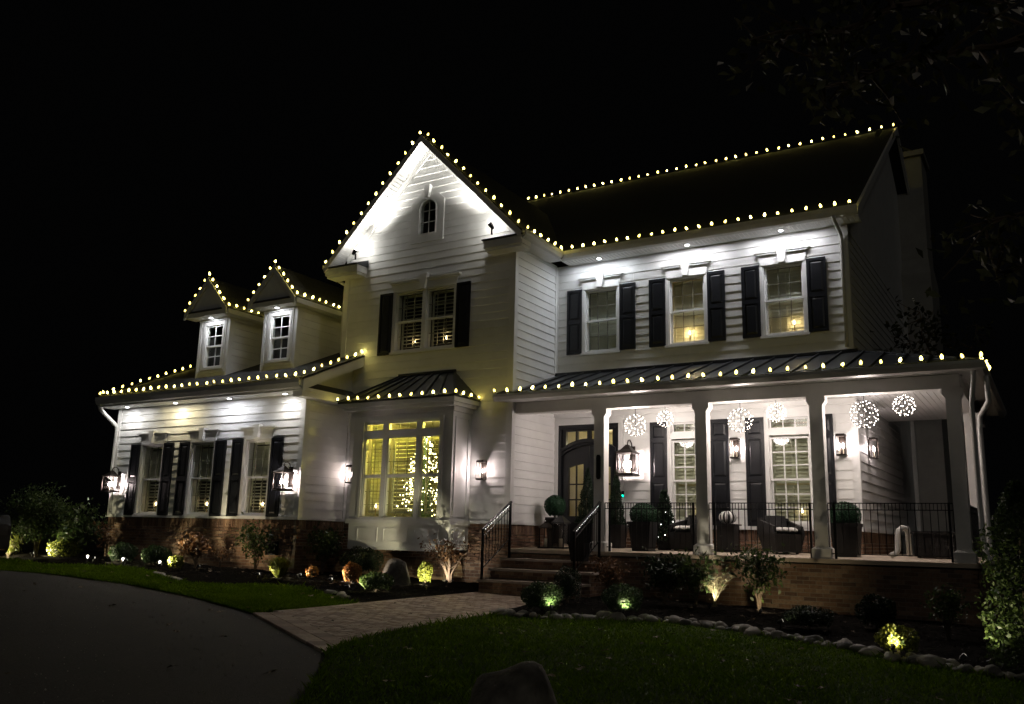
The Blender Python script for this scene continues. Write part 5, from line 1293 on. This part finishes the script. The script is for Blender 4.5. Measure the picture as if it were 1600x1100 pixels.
def boulder(c, r, seed, label, m='boulder', cuts=9, depth=.78):
    mb = rock((0,0,0), r, seed, 30, 20, .17); V = np.array(mb.v); rg = np.random.default_rng(seed+1)
    for k in range(cuts):
        d = rg.normal(size=3); d /= np.linalg.norm(d); d[2] = abs(d[2])*.8; s = (V/np.array(r))@d; lim_ = depth; ov = np.clip(s-lim_,0,None); V -= ov[:,None]*d*np.array(r)*.97
    mb.v = [tuple(v) for v in V]; o = mb.build('boulder', m, None, smooth=True); o.location = c; tag(o, label, 'boulder'); return o
boulder((-3.24,5.40,-.16), (.42,.34,.50), 21, 'big rounded boulder at the bottom edge of the picture on the lawn')
boulder((-11.12,13.95,.22), (.40,.30,.48), 33, 'grey angular boulder in the bed in front of the bay window', cuts=16, depth=.66, m='boulder_dark')
o = rock((0,0,0), (.14,.08,.03), 61).build('flat_stone', 'stone', None, smooth=True); o.location = (-10.75,15.2,.24); tag(o, 'flat pale stone lit beside the bare maple', 'stone')

# fallen leaves
def leafshape(s, seed):
    r = random.Random(seed); mb = MB(); k = 10; pts = [(0,0,.012)]
    for i in range(k):
        a = 2*math.pi*i/k; q = s*(1.0 if i % 2 else .55)*r.uniform(.8,1.15); pts.append((q*math.cos(a), q*.75*math.sin(a), .004+r.uniform(0,.022)))
    mb.add(pts, [(0,1+i,1+(i+1)%k) for i in range(k)]); return mb
LM = [[leafshape(.055, 10*j+i).data('fallen_leaf', m) for i in range(4)] for j, m in enumerate(('dry_leaf','dry_leaf_dark'))]
rl = random.Random(12)
def scatter(poly, n, label, group, x0, x1, y0, y1, dz):
    c = 0
    while c < n:
        x, y = rl.uniform(x0,x1), rl.uniform(y0,y1)
        if not inside(np.array([(x,y)]), poly)[0] or math.hypot(x,y) < 4.5: continue
        o = link('fallen_leaf', rl.choice(LM[0 if rl.random() < .6 else 1])); o.location = (x,y,g(x)+dz); o.rotation_euler = (rl.uniform(-.25,.25),rl.uniform(-.25,.25),rl.uniform(0,6)); s = rl.uniform(.5,1.2); o.scale = (s,s,s); tag(o, label, 'leaf', group); c += 1
scatter(LAWNR, 70, 'dry fallen leaf lying on the right hand lawn', 'leaves on the right lawn', -6.5, .5, 4.8, 12, .04)
scatter(LAWNL, 34, 'dry fallen leaf lying on the lawn strip left of the walk', 'leaves on the left lawn', -20, -9.3, 8.8, 13, .04)
scatter(DRIVE, 22, 'dry fallen leaf lying on the asphalt driveway', 'leaves on the driveway', -15, -4.6, 4, 10, .008)
scatter(WALK, 9, 'dry fallen leaf lying on the paver walkway', 'leaves on the walkway', -9.6, -6.3, 7, 14.5, .034)
scatter(BEDL, 60, 'dry fallen leaf lying on the mulch of the left bed', 'leaves on the left bed', -19.5, -9.7, 11.2, 14.2, .13)
scatter(BEDR, 40, 'dry fallen leaf lying on the mulch of the right bed', 'leaves on the right bed', -7.2, -.5, 11.2, 15.5, .12)
chips = MB()
for bed, x0, x1, y0, y1, n in ((BEDL,-20,-9.6,11.2,14.2,1500),(BEDR,-7.3,0,11,15.6,1500)):
    c = 0
    while c < n:
        x, y = rl.uniform(x0,x1), rl.uniform(y0,y1)
        if inside(np.array([(x,y)]), bed)[0]:
            z = g(x)+(.004+(hL(x,y) if bed is BEDL else hR(x,y)))+.008; a = rl.uniform(0,3.14); l = rl.uniform(.02,.05)
            chips.bar((x-l*math.cos(a),y-l*math.sin(a),z+rl.uniform(-.005,.01)),(x+l*math.cos(a),y+l*math.sin(a),z+rl.uniform(-.005,.01)),rl.uniform(.008,.016),.006); c += 1
o = chips.build('mulch_chips', 'chip'); o['kind'] = 'stuff'; o['label'] = 'dark shredded bark mulch in the planting beds'

# ================================================================== PLANTS
def stems(rng, base, h, spread, n, r0, kids=3, curve=.35):
    """woody stems with side twigs; returns tubes and leaf sites"""
    tubes, tips = [], []
    b = Vector(base)
    for i in range(n):
        a = rng.uniform(0, 2*math.pi); lean = spread*rng.uniform(.25, 1.); hh = h*rng.uniform(.7, 1.)
        P = []
        for k in range(6):
            t = k/5; P.append(b+Vector((math.cos(a)*lean*t**(1+curve)+rng.normal(0,.012*h), math.sin(a)*lean*t**(1+curve)+rng.normal(0,.012*h), hh*t)))
        P[0] = b+Vector((rng.uniform(-.03,.03), rng.uniform(-.03,.03), -.03))
        tubes.append((P, [r0*(1-.75*k/5) for k in range(6)])); tips += [P[5], P[4], P[3]]
        for j in range(kids):
            k = rng.integers(2, 5); a2 = rng.uniform(0, 2*math.pi); l = h*rng.uniform(.18,.34); q = P[k]
            Q = [q, q+Vector((math.cos(a2)*l*.5, math.sin(a2)*l*.5, l*.28)), q+Vector((math.cos(a2)*l, math.sin(a2)*l, l*.62))]
            tubes.append((Q, [r0*.45, r0*.32, r0*.16])); tips += [Q[2], Q[1]]
    return tubes, tips
def plant(name, label, cat, base, h, w_, m, kind='loose', n=1200, size=.06, ns=7, bark='bark', grp=None, r0=.012, asp=.55, cl=.10, seed=0, low=.0):
    rng = np.random.default_rng(1000+seed+int(abs(base[0]*100)))
    t = thing(name, base, label, cat, grp)
    if kind == 'ball':
        c = (base[0], base[1], base[2]+h*.48); rad = (w_/2, w_/2*.95, h*.54)
        P_, nn = shell(rng, n, c, rad, .34, .13, -.75)
        link('foliage', quad_mesh('foliage', leaf_quads(P_, size, rng, asp, nn*.5, .9), m), t, kind='stuff')
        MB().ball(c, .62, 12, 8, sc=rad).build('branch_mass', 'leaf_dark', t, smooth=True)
        tb, _ = stems(rng, base, h*.4, w_*.2, 4, r0)
    elif kind == 'grass':
        a = rng.uniform(0,2*np.pi,n); L_ = h*rng.uniform(.6,1.25,n); le = rng.uniform(.2,1.,n)*w_/2
        b = np.array(base)+np.stack([np.cos(a)*.05*rng.random(n), np.sin(a)*.05*rng.random(n), a*0],1); tp = b+np.stack([np.cos(a)*le, np.sin(a)*le, L_*np.sqrt(np.clip(1-(le/w_)**2,.1,1))],1)
        md = (b+tp)/2+np.array([0,0,.18*h]); s = np.stack([-np.sin(a),np.cos(a),a*0],1)*size*.12
        link('foliage', quad_mesh('foliage', np.concatenate([np.stack([b-s,b+s,md+s,md-s],1), np.stack([md-s,md+s,tp+s*.2,tp-s*.2],1)]).reshape(-1,3), m), t, kind='stuff'); tb = []
    else:
        tb, tips = stems(rng, base, h, w_/2, ns, r0)
        T = np.array([tuple(p) for p in tips if p.z > base[2]+low*h])
        P_ = T[rng.integers(0, len(T), n)]+rng.normal(0, cl*max(h,w_), (n,3)); P_[:,2] = np.maximum(P_[:,2], base[2]+.03)
        link('foliage', quad_mesh('foliage', leaf_quads(P_, size, rng, asp), m), t, kind='stuff')
    if tb:
        mb = MB()
        for P, r in tb: mb.tube(P, r, 5)
        mb.build('stems', bark, t)
    return t
G = lambda x, d=.05: g(x)+d
plant('conifer', 'tall dense evergreen at the far left of the left bed', 'evergreen', (-21.13,12.74,.34), 1.66, .78, 'leaf_green', n=6500, size=.07, ns=14, cl=.06, seed=1)
plant('uplit_shrub', 'small shrub lit yellow from below at the far left', 'shrub', (-21.75,12.45,.33), .55, .62, 'leaf_lime', n=700, size=.05, ns=9, bark='bark_pale', seed=2)
plant('leafy_shrub', 'loose broad leaved shrub left of the wing corner', 'shrub', (-20.55,13.35,.35), 1.22, .80, 'leaf_green', n=900, size=.12, ns=8, seed=3)
plant('low_shrub', 'low pale green shrub under the loose broad leaved shrub', 'shrub', (-20.75,13.2,.34), .48, .8, 'leaf_lime', kind='ball', n=1500, size=.05, seed=4)
plant('wispy_shrub', 'thin wispy shrub at the wing corner', 'shrub', (-19.75,13.7,.36), .85, .55, 'leaf_rust', n=160, size=.08, ns=5, seed=5)
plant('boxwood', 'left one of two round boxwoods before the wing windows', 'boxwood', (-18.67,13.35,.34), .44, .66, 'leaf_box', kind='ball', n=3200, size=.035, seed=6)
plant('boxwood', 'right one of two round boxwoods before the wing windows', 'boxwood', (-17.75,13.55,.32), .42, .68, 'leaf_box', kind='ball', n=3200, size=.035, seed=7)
plant('hydrangea', 'rust coloured hydrangea with drying heads and lit stems', 'shrub', (-16.07,13.30,.30), .74, .80, 'leaf_rust', n=620, size=.085, ns=13, bark='bark_pale', cl=.07, seed=8, low=.45)
plant('lime_tuft', 'low lime tuft lit at the foot of the rust hydrangea', 'plant', (-16.35,13.0,.28), .30, .34, 'leaf_lime', kind='ball', n=500, size=.05, seed=9)
plant('wispy_shrub', 'sparse dim shrub between the hydrangea and the taller shrub', 'shrub', (-16.05,13.95,.33), .50, .45, 'leaf_rust', n=130, size=.06, ns=6, seed=10)
plant('tall_shrub', 'taller leafy shrub in front of the hose box', 'shrub', (-14.95,13.95,.28), 1.0, .72, 'leaf_green', n=900, size=.075, ns=9, seed=11)
plant('grass_mound', 'low grassy mound lit yellow near the lawn edge', 'plant', (-13.2,12.95,.24), .34, .62, 'leaf_lime', kind='grass', n=800, size=.07, seed=12)
plant('ember_plant', 'tiny orange lit plant left of the brick pier foot', 'plant', (-12.9,13.55,.24), .22, .27, 'leaf_orange', kind='ball', n=350, size=.04, seed=13)
plant('tall_shrub', 'leafy shrub growing against the brick corner left of the bay', 'shrub', (-13.75,14.75,.29), .92, .62, 'leaf_green', n=620, size=.095, ns=8, seed=14)
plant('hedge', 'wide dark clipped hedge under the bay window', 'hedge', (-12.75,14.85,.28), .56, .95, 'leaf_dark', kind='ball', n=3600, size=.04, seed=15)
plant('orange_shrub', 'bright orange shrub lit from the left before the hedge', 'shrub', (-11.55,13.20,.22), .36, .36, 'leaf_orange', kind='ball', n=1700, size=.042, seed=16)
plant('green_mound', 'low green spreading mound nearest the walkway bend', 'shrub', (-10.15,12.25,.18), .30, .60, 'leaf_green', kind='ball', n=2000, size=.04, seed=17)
plant('yellow_shrub', 'small upright yellow shrub right of the grey boulder', 'shrub', (-10.58,14.2,.22), .40, .30, 'leaf_lime', kind='ball', n=1500, size=.04, seed=18)
plant('maple', 'small bare branched maple lit at its foot left of the steps', 'small tree', (-10.55,14.95,.24), .78, .95, 'leaf_rust', n=420, size=.07, ns=9, bark='bark_pale', r0=.02, seed=19, low=.5, cl=.09)
plant('boxwood', 'round boxwood at the walkway edge lit on its right', 'boxwood', (-6.72,11.95,.08), .40, .64, 'leaf_box', kind='ball', n=3600, size=.032, seed=20)
plant('dark_ball', 'dark round shrub at the foot of the steps', 'shrub', (-6.98,13.25,.13), .55, .46, 'leaf_dark', kind='ball', n=2600, size=.03, seed=21)
plant('russet_shrub', 'russet twiggy shrub against the porch base beside the steps', 'shrub', (-7.12,15.15,.14), .66, .66, 'leaf_rust', n=900, size=.06, ns=12, seed=22)
plant('boxwood', 'round boxwood behind the stones lit at its front', 'boxwood', (-5.72,12.62,.08), .40, .62, 'leaf_box', kind='ball', n=3600, size=.032, seed=23)
plant('dark_shrub', 'dark leafy shrub in the shade below the left railing', 'shrub', (-5.85,14.6,.13), .68, .80, 'leaf_dark', n=1300, size=.075, ns=10, seed=24)
plant('rhododendron', 'tall green rhododendron below the second column', 'shrub', (-5.30,14.6,.12), .86, .72, 'leaf_green', n=560, size=.11, ns=9, asp=.4, seed=25, low=.3)
plant('bare_shrub', 'bare arching branches lit brightly from below', 'shrub', (-5.02,14.75,.12), .62, .52, 'straw', n=26, size=.06, ns=18, bark='straw', r0=.009, seed=26)
plant('andromeda', 'brownish leafy shrub against the porch brick below the middle railing', 'shrub', (-4.28,14.75,.10), .92, .74, 'leaf_green', n=900, size=.075, ns=10, seed=27)
plant('juniper', 'low spreading juniper behind the stones', 'shrub', (-3.08,12.95,.03), .27, .66, 'leaf_dark', kind='ball', n=2200, size=.045, asp=.3, seed=28)
plant('dark_shrub', 'dim rounded shrub below the right railing', 'shrub', (-2.30,13.5,.02), .44, .52, 'leaf_dark', kind='ball', n=1600, size=.05, seed=29)
plant('golden_plant', 'low golden plant lit brightly beside the stone border', 'plant', (-1.72,11.32,-.05), .30, .46, 'leaf_lime', kind='ball', n=1100, size=.045, seed=30)
plant('dim_shrub', 'dim upright shrub right of the golden plant', 'shrub', (-1.40,13.3,-.01), .60, .44, 'leaf_green', n=500, size=.06, ns=8, seed=31)
# tall hedge column at the right
t = thing('tall_evergreen', (-.55,10.9,-.08), 'tall leafy evergreen at the right edge lit on its left side', 'evergreen')
n = 5200; hh = RNG.random(n)*1.9; a = RNG.uniform(0,2*np.pi,n); rr = (.38-.10*(hh/1.85)**3)*(1+.16*np.sin(hh*9+a*3)+.1*np.sin(a*5))*(1.12-RNG.random(n)**1.1*.75)
rr *= np.where(hh > 1.2, 1-.75*((hh-1.2)/.65)**1.5, 1)
P_ = np.stack([-.40+rr*np.cos(a), 11.05+rr*np.sin(a), -.05+hh], 1)
link('foliage', quad_mesh('foliage', leaf_quads(P_, .06, RNG, .5), 'leaf_green'), t, kind='stuff'); MB().tube([(-.4,11.05,-.1),(-.4,11.05,1.5)], [.04,.015], 6).build('trunk', 'bark', t)

# garden uplights
def uplight(x, y, tgt, label, k=1., col=(1.,.90,.55), angle=70, dz=.10):
    z = g(x)+dz; t = thing('garden_uplight', (x,y,z), label, 'garden light', 'small spotlights in the planting beds'); a = Vector((x,y,z+.06)); T = Vector(tgt); d = (T-a).normalized()
    MB().tube([(x,y,z-.1),(x,y,z+.05)], .008, 5).build('stake', 'iron', t)
    MB().tube([a-d*.05,a-d*.02,a+d*.035], [.015,.026,.028], 9).build('housing', 'iron', t)
    MB().tube([a+d*.036,a+d*.039], [.022,.022], 9).build('lens', 'garden_glow', t)
    spot('uplight_lamp', t, a+d*.045, tgt, P_GARDEN*k, angle, .7, col, .015)
uplight(-22.1,12.15,(-21.7,12.5,.6), 'garden spotlight at the far left shrub', 1.6, angle=95); uplight(-21.3,12.75,(-20.7,13.2,.6), 'garden spotlight under the loose broad leaved shrub', 1.8, angle=90)
uplight(-19.25,13.0,(-18.7,13.35,.5), 'garden spotlight left of the two boxwoods', .9); uplight(-18.2,13.1,(-17.9,13.6,.5), 'garden spotlight between the two boxwoods', .6)
uplight(-16.55,12.75,(-16.1,13.4,.8), 'garden spotlight before the rust hydrangea', 1.5, (1,.86,.55), 90); uplight(-15.75,13.1,(-15.3,14.3,1.3), 'garden spotlight washing the wing brickwork', .45, (1,.80,.5), 100)
uplight(-13.55,12.72,(-13.2,12.95,.4), 'garden spotlight at the grassy mound', 1.0); uplight(-13.1,13.4,(-12.85,13.6,.4), 'garden spotlight at the tiny orange plant', .35, (1,.8,.5))
uplight(-11.95,13.05,(-11.5,13.25,.4), 'garden spotlight at the bright orange shrub', 1.2, (1,.82,.6)); uplight(-10.55,11.95,(-10.2,12.25,.35), 'garden spotlight at the low green mound', .8)
uplight(-10.28,13.78,(-10.62,14.2,.42), 'garden spotlight at the small yellow shrub', 1.2); uplight(-10.40,14.65,(-10.7,15.6,.95), 'garden spotlight under the bare maple washing the bay panels', .25, (1,.92,.78), 95)
uplight(-6.42,11.68,(-6.6,11.95,.3), 'garden spotlight right of the walkway boxwood', .5); uplight(-5.55,12.28,(-5.65,12.6,.3), 'garden spotlight in front of the second boxwood', .5)
uplight(-5.0,14.45,(-5.0,14.9,.6), 'garden spotlight among the bare arching branches', .5, (1,.88,.66), 85); uplight(-4.15,14.35,(-4.2,15.4,.5), 'garden spotlight washing the porch brick', .14, (1,.82,.5), 100)
uplight(-3.45,12.85,(-3.1,13.0,.25), 'garden spotlight left of the juniper', .06); uplight(-1.72,10.98,(-1.72,11.35,.15), 'garden spotlight at the golden plant', .6, (1,.86,.5)); uplight(-1.0,10.65,(-.6,11.0,.5), 'garden spotlight at the tall evergreen', .35)
# visible path lights with lit white heads
for x, y, lab in ((-19.05,12.72,'tiny lit path light left of the boxwoods, glowing pinkish'), (-17.95,12.85,'tiny lit path light between the boxwoods'), (-16.75,12.9,'tiny lit path light at the bed corner')):
    z = g(x)+.06; t = thing('path_light', (x,y,z), lab, 'garden light', 'tiny path lights at the bed edge')
    MB().tube([(x,y,z-.06),(x,y,z+.10)], .006, 5).build('stake', 'iron', t); MB().lathe([(.010,.10),(.03,.155),(.03,.16),(.01,.175)], (x,y,z), 10).build('head', 'path_glow', t, smooth=True)

# ================================================================== TREES
def branch_tree(name, label, limbs, leafm, n, size, cl, seed, trunk):
    rng = np.random.default_rng(seed); t = thing(name, trunk[0], label, 'tree'); sites = []; mb = MB()
    for P, r0 in limbs:
        P = [Vector(p) for p in P]; F = []
        for a, b in zip(P, P[1:]):
            for k in range(4): F.append(a.lerp(b, k/4)+Vector(rng.normal(0,.025,3)))
        F.append(P[-1]); m = len(F); mb.tube(F, [r0*(1-.8*i/(m-1)) for i in range(m)], 6)
        for i in range(3, m):
            for q in range(3):
                a = rng.normal(size=3); a[2] *= .6; a /= np.linalg.norm(a); l = rng.uniform(.18,.6); e = F[i]+Vector(a)*l; md = F[i].lerp(e,.5)+Vector(rng.normal(0,.03,3))
                mb.tube([F[i],md,e], [r0*.34,r0*.24,r0*.12], 4); sites += [e, md, e+Vector(a)*.1]
    tk = MB(); tk.tube(trunk, [.22-.12*i/(len(trunk)-1) for i in range(len(trunk))], 10); tk.build('trunk', 'bark', t, smooth=True); mb.build('branches', 'bark_pale', t)
    S_ = np.array([tuple(p) for p in sites]); P_ = S_[rng.integers(0,len(S_),n)]+rng.normal(0,cl,(n,3))
    link('foliage', quad_mesh('foliage', leaf_quads(P_, size, rng, .5), leafm), t, kind='stuff'); return t
branch_tree('overhanging_tree', 'overhanging tree with dim leafy branches at the upper right', [
    ([(2.2,7.6,3.6),(1.2,7.3,4.1),(.5,7.15,4.14),(.1,7.05,4.10)], .045),
    ([(2.2,7.6,4.2),(1.0,7.2,4.8),(-.1,7.0,4.85),(-.8,6.9,4.8),(-1.35,6.9,4.75)], .045),
    ([(2.2,7.6,4.6),(.8,7.0,5.4),(-.4,6.9,5.3),(-1.2,6.8,5.15),(-1.7,6.8,5.2)], .05),
    ([(2.0,7.4,5.0),(.8,6.8,5.8),(-.3,6.6,5.75),(-1.0,6.5,5.6)], .05),
    ([(2.2,7.6,3.2),(1.2,7.4,3.6),(.3,7.2,3.65),(-.3,7.1,3.45)], .035),
    ([(2.2,7.6,2.9),(1.2,7.4,3.2),(.3,7.2,3.2),(-.25,7.1,3.1)], .03)], 'leaf_tree', 2300, .11, .09, 5,
    [(2.6,7.8,-.3),(2.55,7.75,1.5),(2.4,7.7,3.0),(2.2,7.6,4.6)])
branch_tree('side_tree', 'small leafy tree beside the chimney behind the porch roof', [
    ([(-1.6,20.4,3.2),(-1.9,20.2,4.6),(-2.15,20.0,5.5),(-2.2,20.,6.0)], .03), ([(-1.6,20.4,3.4),(-1.4,20.6,4.8),(-1.2,20.8,5.8)], .03), ([(-1.9,20.2,4.4),(-2.3,20.,5.1),(-2.45,19.9,5.4)], .02)], 'leaf_tree', 420, .15, .12, 6,
    [(-1.5,20.5,-.3),(-1.55,20.45,1.5),(-1.6,20.4,3.4)])

# ================================================================== CAR at the left edge
t = thing('parked_car', (-20.3,9.6,.26), 'black car at the left edge with bright chrome reflections', 'car')
cz = .26; bdy = MB(); prof = [(-4.4,.35),(-4.4,.95),(-3.9,1.08),(-3.2,1.15),(-2.6,1.62),(-1.5,1.70),(-.9,1.2),(-.1,1.06),(.02,.85),(.04,.4),(-.1,.25),(-4.2,.25)]
X1 = -18.5; y0, y1 = 8.75, 10.55
k = len(prof)
def inset(z): return 0 if z < 1.1 else .16*min(1,(z-1.1)/.6)
vs = [(X1+x, y0+inset(z), cz+z) for x, z in prof]+[(X1+x, y1-inset(z), cz+z) for x, z in prof]
bdy.add(vs, [tuple(range(k)), tuple(range(2*k-1,k-1,-1))]+[(i,(i+1)%k,k+(i+1)%k,k+i) for i in range(k)]); bdy.build('body', 'car_paint', t)
for i in range(5): MB().box(X1+.03,X1+.06,y0+.45,y1-.45,cz+.5+.075*i,cz+.52+.075*i).build('grille_bar', 'chrome' if i % 2 == 0 else 'headlight', t)
for y in (y0+.08,y1-.42): MB().box(X1-.05,X1+.05,y,y+.34,cz+.66,cz+.88).build('headlight', 'headlight', t)
MB().box(X1+.02,X1+.08,y0+.1,y1-.1,cz+.36,cz+.39).build('bumper_trim', 'headlight', t)
for x in (X1-.85,X1-3.5):
    for y in (y0+.12,y1-.12):
        wl = MB(); wl.tube([(x,y-.11,cz+.33),(x,y+.11,cz+.33)], .34, 20); o = wl.build('wheel', 'tyre', t); MB().tube([(x,y-.115,cz+.33),(x,y+.115,cz+.33)], .21, 12).build('rim', 'chrome', o)

# grit and twigs on the asphalt
gr_ = MB(); c = 0
while c < 900:
    x, y = rl.uniform(-16,-4.2), rl.uniform(3.6,10.2)
    if inside(np.array([(x,y)]), DRIVE)[0]:
        gr_.octa((x,y,g(x)+.004), rl.uniform(.003,.008)*(1 if rl.random() < .93 else 1.8)); c += 1
o = gr_.build('driveway_grit', 'stone'); o['kind'] = 'stuff'; o['label'] = 'loose pale grit scattered over the asphalt driveway'
